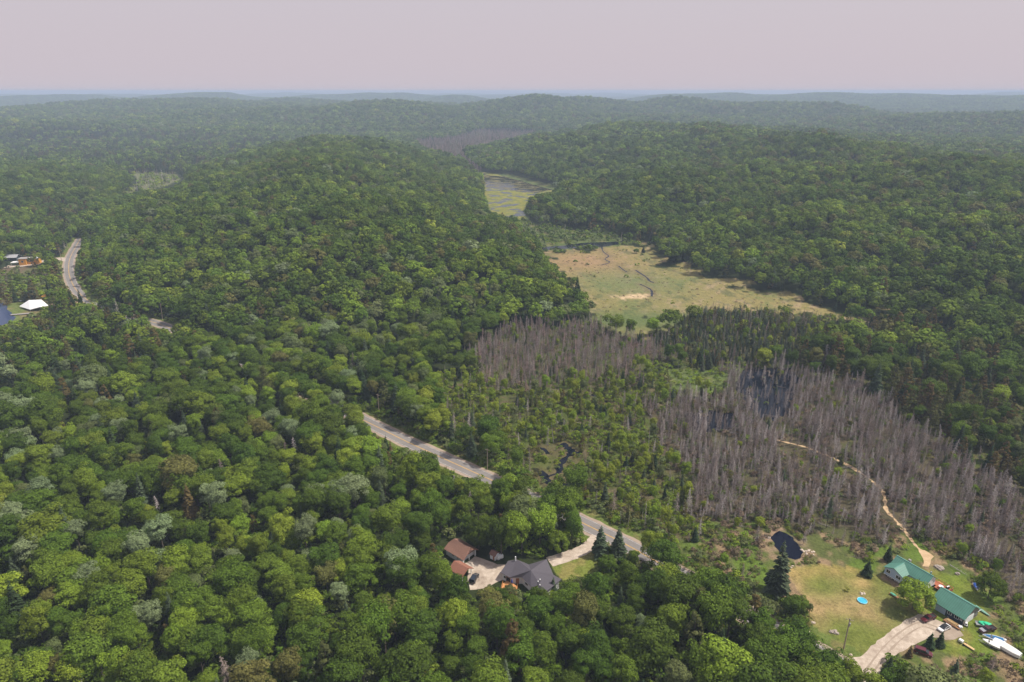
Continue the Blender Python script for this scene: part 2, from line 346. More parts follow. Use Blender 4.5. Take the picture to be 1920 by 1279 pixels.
def ribbon(line, hw, jit=0.0):
    line = np.asarray(line); d = np.gradient(line, axis=0); d /= np.linalg.norm(d, axis=1)[:, None]+1e-9
    nrm = np.stack([-d[:, 1], d[:, 0]], 1); h = np.full(len(line), float(hw))
    if jit: h = h*(1+RNG.uniform(-jit, jit, len(line)))
    return line+nrm*h[:, None], line-nrm*h[:, None]
def ribbon_mesh(name, line, hw, z, m, jit=0.0, **k):
    a, b = ribbon(line, hw, jit); n = len(a)
    V = np.zeros((2*n, 3)); V[:n, :2] = a; V[n:, :2] = b; V[:, 2] = z
    F = [(i, n+i, n+i+1, i+1) for i in range(n-1)]
    F = [f[::-1] for f in F] if False else F
    return link(name, np_mesh(name, V, F, m), **k)
def poly_sheet(name, pts, z, m, wob=0.0, step=1.5):
    """flat sheet with a softly irregular edge"""
    pts = np.asarray(pts); out = []
    for i in range(len(pts)):
        a = pts[i]; b = pts[(i+1) % len(pts)]; L = np.linalg.norm(b-a); k = max(1, int(L/step))
        nn = np.array([-(b-a)[1], (b-a)[0]])/(L+1e-9)
        for j in range(k):
            out.append(a+(b-a)*j/k+nn*RNG.uniform(-wob, wob))
    bm = bmesh.new(); vs = [bm.verts.new((p[0], p[1], z)) for p in out]
    f = bm.faces.new(vs); bm.normal_update()
    if f.normal.z < 0: f.normal_flip()
    bmesh.ops.triangulate(bm, faces=[f]); me = bpy.data.meshes.new(name); bm.to_mesh(me); bm.free(); me.materials.append(m)
    return link(name, me)

# ------------------------------------------------------------------ ground mesh (one sheet to the horizon) with a base colour per place
SHARP = ('lawnA', 'yardA', 'lawnB', 'lilies', 'far_dead', 'far_conifer')
def warp(x, y):
    k = np.clip(np.hypot(x, y)/400, .5, 1.5)
    return x+k*(5*wnoise(x, y, 55, 2)+3*wnoise(x, y, 18, 22)), y+k*(7*wnoise(x, y, 60, 18)+4*wnoise(x, y, 20, 6))
def build_ground():
    az = np.concatenate([np.arange(-58, 58.01, 0.17), np.arange(62, 299, 4.0)])
    az = np.radians(az)
    rr = 60*np.exp(np.arange(0, math.log(15000/60)+.0076, .0076))
    A, Rr = np.meshgrid(az, rr)
    X = np.sin(A)*Rr; Y = np.cos(A)*Rr; Zt = terrain(X, Y)
    nr, na = X.shape
    V = np.stack([X.ravel(), Y.ravel(), Zt.ravel()], 1)
    V = np.vstack([V, [[0, 0, 0]]])
    i = np.arange(nr-1)[:, None]; j = np.arange(na)[None, :]; j2 = (j+1) % na
    F = np.stack([i*na+j, i*na+j2, (i+1)*na+j2, (i+1)*na+j], -1).reshape(-1, 4)
    # centre filled by quads made of two steps
    c = nr*na; F2 = np.array([(c, (k+2) % na, (k+1) % na, k) for k in range(0, na-1, 2)])
    F = np.vstack([F, F2])[:, ::-1]
    x = V[:, 0]; y = V[:, 1]
    C = np.zeros((len(V), 3)); C[:] = (.030, .040, .014)
    def paint(m, col, a=1.0):
        a = np.asarray(a)*m; a = a[:, None] if np.ndim(a) else a
        C[:] = C*(1-a)+np.array(col)*a
    n1 = wnoise(x, y, 60, 0); n2 = wnoise(x, y, 17, 7); n3 = wnoise(x, y, 7, 20)
    n4 = wnoise(x, y, 28, 14)
    xw, yw = warp(x, y)
    for key in ('deadB', 'deadA', 'mixed', 'young', 'cedar', 'scrub', 'far_dead'):
        m = inpoly(xw, yw, REG[key]) if key != 'far_dead' else inpoly(x, y, REG[key])
        paint(m, (.075, .066, .040) if key == 'deadB' else (.075, .080, .030)); paint(m, (.12, .095, .055), sstep(-.2, 1.2, n2+.5*n3)*.7); paint(m, (.075, .105, .022), sstep(.1, 1.3, n4-.4*n3)*(.4 if key == 'deadB' else .8))
    m = inpoly(xw, yw, REG['scrub']); paint(m, (.10, .13, .035), .5); paint(m, (.26, .18, .11), sstep(.2, 1.4, n2+.7*n3)*.85)
    paint(m, (.10, .155, .025), sstep(.1, 1.2, -n2+.6*n4)*.8)
    m = inpoly(xw, yw, REG['meadow'])
    paint(m, (.225, .190, .075)); paint(m, (.155, .165, .06), sstep(.1, 1.3, n1-.5+.6*n2+.4*n3)*.85); paint(m, (.30, .225, .135), sstep(.3, 1.3, -n1*.6+.8*n2+.5*n3-.2)*.8); paint(m, (.07, .09, .04), sstep(.9, 1.6, n4+.7*n3)*.6)
    cx, cy_ = W(1185, 530); paint(m, (.115, .155, .065), np.exp(-((x-cx)/45)**2-((y-cy_)/45)**2)*.7)
    cx, cy_ = W(1190, 600); paint(m, (.085, .13, .045), np.exp(-((x-cx)/60)**2-((y-cy_)/26)**2)*.85)
    cx, cy_ = W(1190, 556); paint(m, (.48, .36, .22), sstep(.25, .7, np.exp(-((x-cx)/16)**2-((y-cy_-(x-cx)*.25)/7)**2)+.12*n3))
    cx, cy_ = W(1090, 490); paint(m, (.30, .19, .11), np.exp(-((x-cx)/45)**2-((y-cy_)/40)**2)*.7)
    for key in ('shrub_marsh', 'green_marsh', 'lilies', 'bog_left'):
        m = inpoly(x, y, REG[key]); paint(m, (.10, .13, .04)); paint(m, (.07, .105, .03), sstep(0, 1, n2)*.7); paint(m, (.17, .15, .07), sstep(.4, 1.2, n4)*.6)
    m = inpoly(x, y, REG['bog_left']); paint(m, (.17, .17, .09), .6)
    m = inpoly(x, y, WP([(-300, 560), (20, 560), (100, 560), (150, 575), (120, 600), (60, 620), (0, 640), (-300, 700)])); paint(m, (.12, .15, .045)); paint(m, (.2, .15, .08), sstep(0, 1, n4)*.7)
    m = inpoly(x, y, REG['lake_shore']); paint(m, (.13, .10, .065)); paint(m, (.10, .12, .04), sstep(0, 1, n4)*.7)
    # lawns: green and dry patches where the photo shows them
    m = inpoly(x, y, REG['lawnA'])
    paint(m, (.142, .160, .038)); paint(m, (.225, .180, .075), sstep(-.1, 1.2, n4+.6*n2+.5*n3)*.8); paint(m, (.11, .14, .028), sstep(.1, 1.3, -n4+.4*n3)*.7)
    for px, py, sx_, sy_, col, st in ((1490, 1110, 5, 9, (.35, .245, .12), 1), (1530, 1140, 8, 5, (.35, .245, .12), .9), (1600, 1125, 10, 6, (.33, .235, .12), .9), (1640, 1150, 10, 5, (.36, .25, .125), .95),
                                  (1615, 1095, 4, 3, (.46, .30, .14), 1), (1560, 1066, 10, 4, (.34, .24, .09), .7), (1500, 1075, 6, 4, (.36, .26, .10), .7), (1560, 1100, 8, 6, (.12, .15, .03), .8), (1590, 1175, 9, 5, (.12, .15, .03), .7),
                                  (1680, 1150, 7, 5, (.095, .125, .03), .9), (1655, 1110, 7, 6, (.12, .14, .035), .7), (1640, 1195, 7, 3, (.14, .16, .035), .6), (1545, 1205, 5, 4, (.11, .15, .03), .6)):
        cx, cy_ = W(px, py); paint(m, col, np.clip(np.exp(-((x-cx)/sx_)**2-((y-cy_)/sy_)**2)*(1+.25*n3), 0, 1)*st)
    m = inpoly(x, y, REG['yardA']); paint(m, (.13, .17, .028)); paint(m, (.22, .19, .06), sstep(0, 1.2, n2)*.6)
    m = inpoly(x, y, REG['lawnB']); paint(m, (.14, .165, .035)); paint(m, (.26, .21, .08), sstep(-.1, 1.0, n3+.5*n2)*.6)
    # grass verges along the road and the paths
    dr = np.full(len(x), 1e9); mm = (y > 100) & (y < 900) & (np.abs(x) < 700)
    dr[mm] = segdist(x[mm], y[mm], ROAD[::3], False)
    paint(dr < 9.5, (.11, .145, .035)); paint(dr < 9.5, (.20, .16, .07), sstep(0, 1.2, n3)*.6)
    # wet dark soil by the creeks
    for L in CREEK_L:
        d = np.full(len(x), 1e9); q = (np.abs(x-L[:, 0].mean()) < 60) & (np.abs(y-L[:, 1].mean()) < 60)
        if q.any(): d[q] = segdist(x[q], y[q], L, False)
        paint(np.ones(len(x)), (.13, .10, .055), np.exp(-(d/4.0)**2)*.6)
    pp = WP(POND); d = segdist(x, y, pp, True); paint(np.ones(len(x)), (.27, .19, .13), np.exp(-((d-1.5)/2.2)**2)*sstep(-1, .8, n3+.4)*.8)
    me = np_mesh('ground', V, F, ground_mat())
    ca = me.color_attributes.new('tone', 'FLOAT_COLOR', 'POINT')
    ca.data.foreach_set('color', np.hstack([C, np.ones((len(C), 1))]).astype(np.float32).ravel())
    me.shade_smooth()
    tag(link('ground', me), kind='structure')
    return az[:int(100/0.17)], rr
def ground_mat():
    m, n, o = new_mat('ground_soil')
    b = n.nodes.new('ShaderNodeBsdfPrincipled'); b.inputs['Roughness'].default_value = .95; b.inputs['Specular IOR Level'].default_value = .05
    at = n.nodes.new('ShaderNodeAttribute'); at.attribute_name = 'tone'
    tcn = n.nodes.new('ShaderNodeTexCoord'); acc = None
    for s, wgt in ((.3, .6), (1.1, .8), (3.2, .7)):
        nz = n.nodes.new('ShaderNodeTexNoise'); nz.inputs['Scale'].default_value = s; nz.inputs['Detail'].default_value = 5
        n.links.new(tcn.outputs['Object'], nz.inputs['Vector'])
        mm = n.nodes.new('ShaderNodeMath'); mm.operation = 'MULTIPLY_ADD'; mm.inputs[1].default_value = wgt
        n.links.new(nz.outputs[0], mm.inputs[0])
        if acc: n.links.new(acc, mm.inputs[2])
        else: mm.inputs[2].default_value = 0
        acc = mm.outputs[0]
    mr = n.nodes.new('ShaderNodeMapRange'); mr.inputs[1].default_value = .7; mr.inputs[2].default_value = 1.4; mr.inputs[3].default_value = .45; mr.inputs[4].default_value = 1.55
    n.links.new(acc, mr.inputs[0])
    vm = n.nodes.new('ShaderNodeVectorMath'); vm.operation = 'SCALE'
    n.links.new(at.outputs['Color'], vm.inputs[0]); n.links.new(mr.outputs[0], vm.inputs['Scale']); n.links.new(vm.outputs[0], b.inputs['Base Color'])
    bp = n.nodes.new('ShaderNodeBump'); bp.inputs['Strength'].default_value = .5; bp.inputs['Distance'].default_value = .4
    n.links.new(acc, bp.inputs['Height']); n.links.new(bp.outputs[0], b.inputs['Normal'])
    n.links.new(b.outputs[0], o.inputs[0]); return m
build_ground()

M_ASPH = ramp_mat('asphalt', ((0, (.17, .155, .15)), (.5, (.215, .20, .19)), (1, (.27, .25, .235))), (.08, .6, 4), (.4, .3, .3))
M_GRAV = ramp_mat('gravel', ((0, (.20, .155, .115)), (.35, (.34, .275, .22)), (.65, (.43, .355, .285)), (1, (.56, .48, .40))), (.16, .7, 4), (.45, .35, .3), contrast=1.3)
M_SHOUL = ramp_mat('shoulder_gravel', ((0, (.24, .185, .14)), (1, (.44, .35, .28))), (.3, 1, 5))
M_SAND = ramp_mat('sand', ((0, (.36, .24, .13)), (1, (.62, .46, .29))), (.5, 1.4, 5))
M_WATER = water_mat('dark_water', (.003, .006, .016), .05); M_LAKE = water_mat('lake_water', (.035, .055, .12), .2)
M_SWAMPW = water_mat('swamp_water', (.006, .009, .016), .06)
M_LILY = water_mat('lily_water', (.03, .04, .05), .15, (.045, .42, .50, ((.12, .15, .045), (.25, .225, .06)), (1, 1.0, 1)))
M_POND2 = water_mat('reedy_water', (.010, .014, .022), .1, (.05, .50, .56, ((.10, .10, .05), (.20, .17, .07)), (1, 2.2, 1)))
tag(ribbon_mesh('road_shoulder', ROAD, 5.0, .02, M_SHOUL, .06), kind='structure')
tag(ribbon_mesh('road', ROAD, 3.6, .045, M_ASPH), kind='structure')
def offs(line, d):
    g = np.gradient(line, axis=0); g /= np.linalg.norm(g, axis=1)[:, None]; return line+np.stack([-g[:, 1], g[:, 0]], 1)*d
M_YEL = mat('road_yellow', (.55, .34, .10), .8, var=.25, scale=.8); M_WHT = mat('road_white', (.55, .52, .5), .8, var=.3, scale=.6)
for nm, d, mm_, hw in (('center_line', .14, M_YEL, .09), ('center_line', -.14, M_YEL, .09), ('edge_line', 3.2, M_WHT, .06), ('edge_line', -3.2, M_WHT, .06)):
    tag(ribbon_mesh('road_'+nm, offs(ROAD, d), hw, .065, mm_), kind='structure')
SIDE = smooth_line(WP([(131, 489), (122, 486), (108, 485), (90, 488), (60, 496), (10, 500)]), 4)
tag(ribbon_mesh('side_road', SIDE, 5.0, .025, M_GRAV, .1), kind='structure')
tag(ribbon_mesh('driveway_gravel', smooth_line(DRIVE_B, 5), 2.6, .05, M_GRAV, .08), kind='structure')
tag(poly_sheet('gravel_court', WP(COURT_B), .055, M_GRAV, .3), kind='structure')
tag(poly_sheet('gravel_driveway', WP(DRIVE_A), .055, M_GRAV, .25), kind='structure')
TRK_L = smooth_line(WP([(1622, 1272), (1640, 1246), (1662, 1218), (1690, 1192), (1725, 1172), (1757, 1180)]), 4); M_RUT = ramp_mat('packed_dirt', ((0, (.24, .19, .145)), (1, (.40, .325, .26))), (.4, 1.5, 5))
for d_ in (-.8, .9): tag(ribbon_mesh('wheel_rut', offs(TRK_L, d_), .24, .075, M_RUT, .7), kind='structure')
tag(poly_sheet('worn_dirt', WP([(1752, 1184), (1778, 1176), (1800, 1183), (1808, 1193), (1790, 1201), (1764, 1200), (1750, 1193)]), .066, M_RUT, .35), kind='structure')
tag(ribbon_mesh('sandy_path', PATH, .72, .03, M_SAND, .65), kind='structure')
tag(poly_sheet('sandy_clearing', WP(PATH_END), .035, M_SAND, .4), kind='structure')
tag(ribbon_mesh('shore_track', smooth_line(WP([(95, 570), (118, 571), (140, 569), (160, 566)]), 4), 3.0, .03, M_SAND, .2), kind='structure')
tag(poly_sheet('pond_water', WP(POND), .03, M_WATER, .5), kind='structure')
tag(poly_sheet('lake_water', LAKE, .03, M_LAKE, .8, 6), kind='structure')
tag(poly_sheet('marsh_water', REG['lilies'], .03, M_LILY, 2, 8), kind='structure')
tag(poly_sheet('beaver_pond_water', WP([(905, 328), (960, 333), (1044, 355), (1000, 362), (960, 357), (912, 352)]), .06, M_POND2, 2, 8), kind='structure')
tag(poly_sheet('swamp_water', SWAMP_W, .03, M_SWAMPW, 1.2, 3), kind='structure')
tag(poly_sheet('swamp_pool_water', SWAMP_W2, .03, M_SWAMPW, 1.2, 3), kind='structure')
tag(poly_sheet('channel_water', STRIP_W, .04, M_SWAMPW, 1.0, 4), kind='structure')
for (p, wd), L in zip(CREEKS, CREEK_L):
    tag(ribbon_mesh('creek_water', L, wd*.36, .05, M_SWAMPW, .5), kind='structure')
tag(ribbon_mesh('bog_water', smooth_line(WP([(262, 344), (250, 352), (262, 358), (240, 368)]), 4), 7, .03, M_LAKE, .4), kind='structure')

# ------------------------------------------------------------------ plant meshes
def leafquads(name, C, N, S, m, aspect=.75):
    C = np.asarray(C); N = np.asarray(N); n = len(C); S = np.asarray(S)
    N = N/(np.linalg.norm(N, axis=1)[:, None]+1e-9)
    r = RNG.normal(size=(n, 3)); U = np.cross(N, r); U /= np.linalg.norm(U, axis=1)[:, None]+1e-9; Vv = np.cross(N, U)
    a = U*S[:, None]*.5; b = Vv*S[:, None]*.5*aspect
    V = np.stack([C-a, C-b*.9+a*.1, C+a, C+b], 1).reshape(-1, 3)
    return np_mesh(name, V, np.arange(4*n).reshape(-1, 4), m)
def sph(n): 
    v = RNG.normal(size=(n, 3)); return v/np.linalg.norm(v, axis=1)[:, None]
def crown_mesh(name, Rr, zc, zr, K, L, ls, m, cone=0.0, pr=(.24, .40), loose=0.0, lobes=0):
    """rounded crown of leaf clumps: Rr radius, centre height zc, half height zr"""
    Cs, Ns, Ss = [], [], []
    lob = [(RNG.uniform(-.38, .38)*Rr, RNG.uniform(-.38, .38)*Rr, RNG.uniform(-.12, .22)*zr, RNG.uniform(.55, .8)) for _ in range(lobes)] or [(0, 0, 0, 1)]
    for k in range(K):
        ox, oy, oz, of = lob[k % len(lob)]
        d = sph(1)[0]
        if d[2] < -.62: d[2] = -d[2]*.6
        if cone:
            t = RNG.uniform(0, 1)**1.25; ang = RNG.uniform(0, 2*math.pi); rad = Rr*(1-t)**.8+.12*Rr
            c = np.array([math.cos(ang)*rad*.75, math.sin(ang)*rad*.75, zc-zr+2*zr*t]); d = np.array([math.cos(ang), math.sin(ang), .45]); q = Rr*RNG.uniform(*pr)*(1.15-.7*t)
        else:
            f = RNG.uniform(.55, .92)*(1+loose*RNG.uniform(-.3, .35)); c = np.array([ox+d[0]*Rr*f*of, oy+d[1]*Rr*f*of, zc+oz+d[2]*zr*f*(.5+.5*of)]); q = Rr*RNG.uniform(*pr)
        v = sph(L); dd = d/np.linalg.norm(d)
        v = np.where((v @ dd < -.25)[:, None], -v, v); v[:, 2] = np.where(v[:, 2] < -.5, -v[:, 2], v[:, 2])
        Cs.append(c+v*q*RNG.uniform(.75, 1.08, (L, 1))*np.array([1, 1, .72])); Ns.append(v+.35*dd+np.array([0, 0, .25])+RNG.normal(size=(L, 3))*.38); Ss.append(RNG.uniform(.7, 1.3, L)*ls)
    return leafquads(name, np.vstack(Cs), np.vstack(Ns), np.concatenate(Ss), m)
def conifer_mesh(name, Rr, h, levels, per, m, base=.12, droop=.25, segs=1, wid=.28):
    """whorls of drooping boughs, each a short fan of narrow blades"""
    V, F = [], []
    for i in range(levels):
        t = i/(levels-1); z = h*(base+(1-base)*t); r = Rr*(1-t)**.85+.05*Rr
        k = max(4, int(per*(1-.6*t)))
        for j in range(k):
            a = RNG.uniform(0, 2*math.pi); rr_ = r*RNG.uniform(.65, 1.15); zz = z+RNG.uniform(-.5, .5)*h/levels
            ca, sa = math.cos(a), math.sin(a); wd = wid*rr_*RNG.uniform(.7, 1.2)+.10
            p0 = np.array([ca*.1*rr_, sa*.1*rr_, zz]); p1 = np.array([ca*rr_*.6, sa*rr_*.6, zz-droop*rr_*.35]); p2 = np.array([ca*rr_, sa*rr_, zz-droop*rr_])
            sd = np.array([-sa, ca, 0])*wd; up = np.array([0, 0, wd*.5])
            b = len(V); V += [p0, p1-sd-up*.6, p2, p1+sd-up*.6]; F.append((b, b+1, b+2, b+3))
            b = len(V); V += [p0, p1+up*.5, p2+sd*.4, p1-up*1.4]; F.append((b, b+1, b+2, b+3))
    return np_mesh(name, V, F, m)
def pine_mesh(name, Rr, h, m):
    Cs, Ns, Ss = [], [], []
    for i in range(16):
        t = i/15; z = h*(.28+.70*t); k = 6 if t < .8 else 4
        for j in range(k):
            a = RNG.uniform(0, 2*math.pi); rr_ = Rr*(1.05-t)**.7*RNG.uniform(.5, 1.05)
            n = 42; s = RNG.uniform(.25, 1, n)[:, None]
            c = np.hstack([np.cos(a)*rr_*s, np.sin(a)*rr_*s, z+rr_*.22*s**2])+RNG.normal(size=(n, 3))*np.array([.5, .5, .22])
            Cs.append(c); Ns.append(np.array([0, 0, 1.])+RNG.normal(size=(n, 3))*.5); Ss.append(RNG.uniform(.35, .7, n))
    return leafquads(name, np.vstack(Cs), np.vstack(Ns), np.concatenate(Ss), m, .5)
def dead_mesh(name, h, Rr, nb, m, thick=.16, fine=.05, sub=2):
    """bare dead conifer: a tapered pole and many thin drooping twigs"""
    V, F = [], []
    def stick(a, b, r0, r1):
        a = np.array(a); b = np.array(b); d = b-a; d = d/np.linalg.norm(d); s = np.cross(d, [0.3, .2, 1.]); s /= np.linalg.norm(s)+1e-9; q = np.cross(d, s)
        for e in (s, q):
            k = len(V); V.extend([a-e*r0, b-e*r1, b+e*r1, a+e*r0]); F.append((k, k+1, k+2, k+3))
    lean = RNG.normal(size=2)*.25
    top = np.array([lean[0], lean[1], h]); stick((0, 0, 0), top*.6, thick, thick*.6); stick(top*.6, top, thick*.6, .03)
    for i in range(nb):
        t = .18+.8*i/nb; p = top*t; a = RNG.uniform(0, 2*math.pi); L = Rr*(1.05-t)**.6*RNG.uniform(.45, 1.1)
        e = p+np.array([math.cos(a)*L, math.sin(a)*L, L*RNG.uniform(-.55, .15)]); stick(p, e, fine, fine*.4)
        for q in range(sub):
            s = p+(e-p)*RNG.uniform(.3, .9); g = s+np.array([math.cos(a+RNG.uniform(-1, 1)), math.sin(a+RNG.uniform(-1, 1)), RNG.uniform(-.8, .1)])*L*.4; stick(s, g, fine*.7, fine*.3)
    return np_mesh(name, V, F, m)
def trunk_mesh(name, h, r, m, limbs=5, spread=2.5):
    mb = MB(); mb.tube((0, 0, -.3), (.1, .05, h*.5), r, r*.7, 7); mb.tube((.1, .05, h*.5), (0, 0, h*.85), r*.7, r*.25, 6)
    for i in range(limbs):
        a = i*2.4; z = h*(.35+.09*i)
        mb.tube((.05, 0, z), (math.cos(a)*spread, math.sin(a)*spread, z+spread*.9), r*.4, r*.12, 5)
    return mb.mesh(name, m)

BL = [[crown_mesh('crown', 4.9+.2*v, 8.6, 5.8+.25*v, 60+4*v, 92, .52, M_LEAF, loose=.6, lobes=3+v) for v in range(3)],
      [crown_mesh('crown', 5.0, 9.5, 5.0, 26, 17, 1.35, M_LEAF, pr=(.28, .46), loose=.5) for v in range(3)],
      [crown_mesh('crown', 5.2, 9.0, 5.0, 11, 9, 2.7, M_LEAF, pr=(.35, .55), loose=.4) for v in range(2)]]
ROUND = crown_mesh('crown', 5.0, 5.6, 5.2, 100, 90, .46, M_LEAF, pr=(.2, .30), loose=.1)
POP = [crown_mesh('crown', 3.9, 9.6, 5.6, 60, 84, .40, M_LEAF, pr=(.24, .40), loose=.9, lobes=3) for v in range(2)]      # feathery light tree
SHR = [crown_mesh('crown', 1.25, .75, .85, 9, 22, .34, M_LEAF, pr=(.3, .5), loose=.5) for v in range(3)]
SHRF = [crown_mesh('crown', 1.6, .9, 1.0, 6, 8, .9, M_LEAF, pr=(.35, .6)) for v in range(2)]
SP = [[conifer_mesh('crown', 2.6, 14, 26, 15, M_NEEDLE), conifer_mesh('crown', 2.2, 14, 28, 13, M_NEEDLE, droop=.35)],
      [conifer_mesh('crown', 2.6, 14, 12, 8, M_NEEDLE, wid=.42), conifer_mesh('crown', 2.1, 14, 12, 8, M_NEEDLE, wid=.42)]]
CED = [[crown_mesh('crown', 2.9, 7.4, 6.4, 62, 26, .55, M_LEAF, cone=1, pr=(.26, .4)) for v in range(2)],
       [crown_mesh('crown', 2.9, 7.4, 6.4, 24, 14, 1.15, M_LEAF, cone=1, pr=(.3, .45)) for v in range(2)]]
PINE = [pine_mesh('crown', 5.0, 19, M_NEEDLE) for v in range(2)]
DEAD = [[dead_mesh('dead_tree', 11, 1.6, 120, M_DEAD, .13, .045, 3), dead_mesh('dead_tree', 10, 1.3, 95, M_DEAD, .13, .045, 3), dead_mesh('dead_tree', 11.5, 1.9, 130, M_DEAD, .13, .045, 3), dead_mesh('dead_tree', 9, .5, 14, M_DEAD, .14)],
        [dead_mesh('dead_tree', 11, 1.6, 44, M_DEAD, .16, .09, 2), dead_mesh('dead_tree', 10, 1.4, 38, M_DEAD, .16, .09, 2)]]
TRK = trunk_mesh('trunk', 12, .26, M_BARK); TRKC = trunk_mesh('trunk', 14.5, .2, M_BARK, 0); TRKP = trunk_mesh('trunk', 20, .35, M_BARK, 6, 2.4)

PAL = [('dark green', (.075, .124, .015)), ('deep green', (.104, .166, .018)), ('mid green', (.142, .208, .023)), ('bright green', (.198, .282, .028)),
       ('yellow green', (.235, .300, .033)), ('silvery green', (.205, .265, .125)), ('olive brown', (.150, .152, .042)), ('grey green', (.145, .180, .064)), ('dry brown', (.22, .165, .11))]
PALN = [('dark', (.040, .068, .026)), ('grey green', (.075, .105, .055)), ('rust brown', (.135, .105, .038)), ('olive', (.105, .115, .036)), ('pale grey green', (.125, .145, .095))]
PALD = [('grey', (.36, .312, .290)), ('pale grey', (.50, .45, .43)), ('brown grey', (.29, .235, .205)), ('pinkish grey', (.42, .31, .285))]

# ------------------------------------------------------------------ where trees may not hide what the photo shows (their outline stays out of these)
KEEP = [np.array(p, float) for p in (
 [(1440, 1026), (1478, 1026), (1486, 1106), (1434, 1106)],
 [(688, 776), (804, 831), (862, 858), (905, 880), (922, 893), (900, 892), (866, 880), (810, 850), (775, 838), (742, 838), (712, 806)],
 [(1098, 960), (1194, 1004), (1192, 1014), (1150, 1002), (1128, 1010), (1098, 1000)],
 [(146, 452), (133, 470), (112, 480), (110, 490), (118, 500), (114, 520), (122, 540), (140, 556), (148, 566), (178, 566), (165, 550), (144, 530), (138, 500), (150, 463)],
 [(278, 599), (328, 606), (318, 616), (290, 614)],
 [(832, 1014), (856, 1010), (896, 1026), (925, 1030), (938, 1045), (968, 1044), (985, 1052), (1026, 1046), (1100, 1016), (1112, 1028), (1116, 1046), (1100, 1072), (1062, 1080), (1050, 1092), (1036, 1100), (1012, 1108), (985, 1106), (955, 1106), (938, 1098), (905, 1096), (886, 1102), (872, 1085), (852, 1050), (834, 1040)],
 [(1482, 1066), (1560, 1058), (1640, 1070), (1660, 1056), (1678, 1040), (1722, 1026), (1752, 1040), (1800, 1075), (1840, 1108), (1860, 1150), (1882, 1190), (1905, 1228), (1850, 1216), (1800, 1202), (1745, 1210), (1742, 1238), (1700, 1235), (1690, 1220), (1655, 1240), (1642, 1256), (1600, 1238), (1548, 1203), (1528, 1186), (1525, 1160), (1500, 1112)],
 [(1444, 998), (1460, 992), (1490, 1005), (1506, 1035), (1502, 1050), (1480, 1050), (1455, 1030)],
 [(1520, 1000), (1560, 1020), (1620, 1050), (1600, 1058), (1540, 1050), (1512, 1030)],
 [(1022, 472), (1080, 468), (1215, 452), (1222, 482), (1290, 512), (1400, 540), (1530, 568), (1590, 584), (1560, 584), (1480, 572), (1400, 562), (1330, 558), (1285, 572), (1240, 584), (1150, 584), (1152, 520), (1120, 505), (1080, 512), (1050, 500)],
 [(912, 332), (960, 335), (1040, 356), (992, 366), (982, 395), (960, 404), (920, 395), (912, 362)],
 [(1004, 420), (1140, 446), (1120, 452), (1020, 458), (1000, 440)],
 [(0, 568), (12, 570), (30, 566), (85, 560), (92, 575), (60, 590), (45, 595), (30, 600), (10, 607), (0, 608)],
 [(8, 481), (50, 480), (45, 497), (22, 496)],
 [(1460, 822), (1512, 836), (1512, 842), (1460, 830)], [(1570, 862), (1614, 882), (1612, 888), (1572, 870)],
 [(1656, 922), (1662, 955), (1680, 978), (1676, 984), (1656, 962), (1652, 930)], [(1694, 990), (1722, 1028), (1714, 1028), (1692, 998)],
 [(1016, 834), (1060, 830), (1094, 852), (1078, 862), (1056, 872), (1052, 890), (1036, 900), (1018, 906), (1010, 884), (1040, 878), (1044, 852), (1020, 846)],
 [(264, 348), (252, 360), (236, 372), (250, 352)],
 [(238, 322), (330, 322), (345, 336), (318, 352), (268, 356), (262, 342)],
)]
def kept(px, py):
    r = np.zeros(px.shape, bool)
    for k in KEEP: r |= inpoly(px, py, k)
    return r
def hides(x, y, z, h, r):
    """does the outline of a plant at x,y (height h, radius r) fall over a place that must stay in view"""
    bad = np.zeros(x.shape, bool)
    for dx, fz in ((0, 1.0), (-.5, .95), (.5, .95), (0, .7), (-.95, .72), (.95, .72), (0, .4), (-1.1, .5), (1.1, .5), (-.8, .28), (.8, .28)):
        px, py, _ = project(x+r*dx, y, z+h*fz); bad |= kept(px, py)
    for dx in (-.7, 0, .7): px, py, _ = project(x+r*dx, y-r*.9, z+h*.3); bad |= kept(px, py)
    return bad

# line of sight over the terrain, for leaving out what no nearby viewpoint could see
_az = np.radians(np.arange(-48, 48.01, .4)); _rr = 100*np.exp(np.arange(0, 5.02, .012))
_A, _Rg = np.meshgrid(_az, _rr); _el = (terrain(np.sin(_A)*_Rg, np.cos(_A)*_Rg)+4-CH)/_Rg
_mx = np.maximum.accumulate(_el, axis=0)
def seen(x, y, z, h=22, slack=.003):
    r = np.hypot(x, y); a = np.degrees(np.arctan2(x, y))
    i = np.clip(((np.log(r/100))/.012).astype(int)-2, 0, len(_rr)-1); j = np.clip(((a+48)/.4).astype(int), 0, len(_az)-1)
    return (z+h-CH)/r > _mx[i, j]-slack
def scatter(r0, r1, sp, jit=.42):
    g = np.arange(-r1, r1, sp); ymin = 60
    X, Y = np.meshgrid(np.arange(-r1*(.85 if r1 < 1300 else .72), r1*(.85 if r1 < 1300 else .72), sp), np.arange(ymin, r1, sp*.93))
    X = X+(np.arange(X.shape[0]) % 2)[:, None]*sp*.5
    x = X.ravel(); y = Y.ravel(); r = np.hypot(x, y); a = np.abs(np.degrees(np.arctan2(x, y)))
    m = (r >= r0) & (r < r1) & (a < np.where(r < 420, 57, 43)); x, y = x[m], y[m]
    return x+RNG.uniform(-jit, jit, x.shape)*sp, y+RNG.uniform(-jit, jit, y.shape)*sp
ROADD = ROAD[::3]
HARD = [WP(COURT_B), WP(DRIVE_A), WP(POND), LAKE, WP(PATH_END), STRIP_W, REG['lilies'], REG['lawnA'], REG['yardA'], REG['lawnB']]
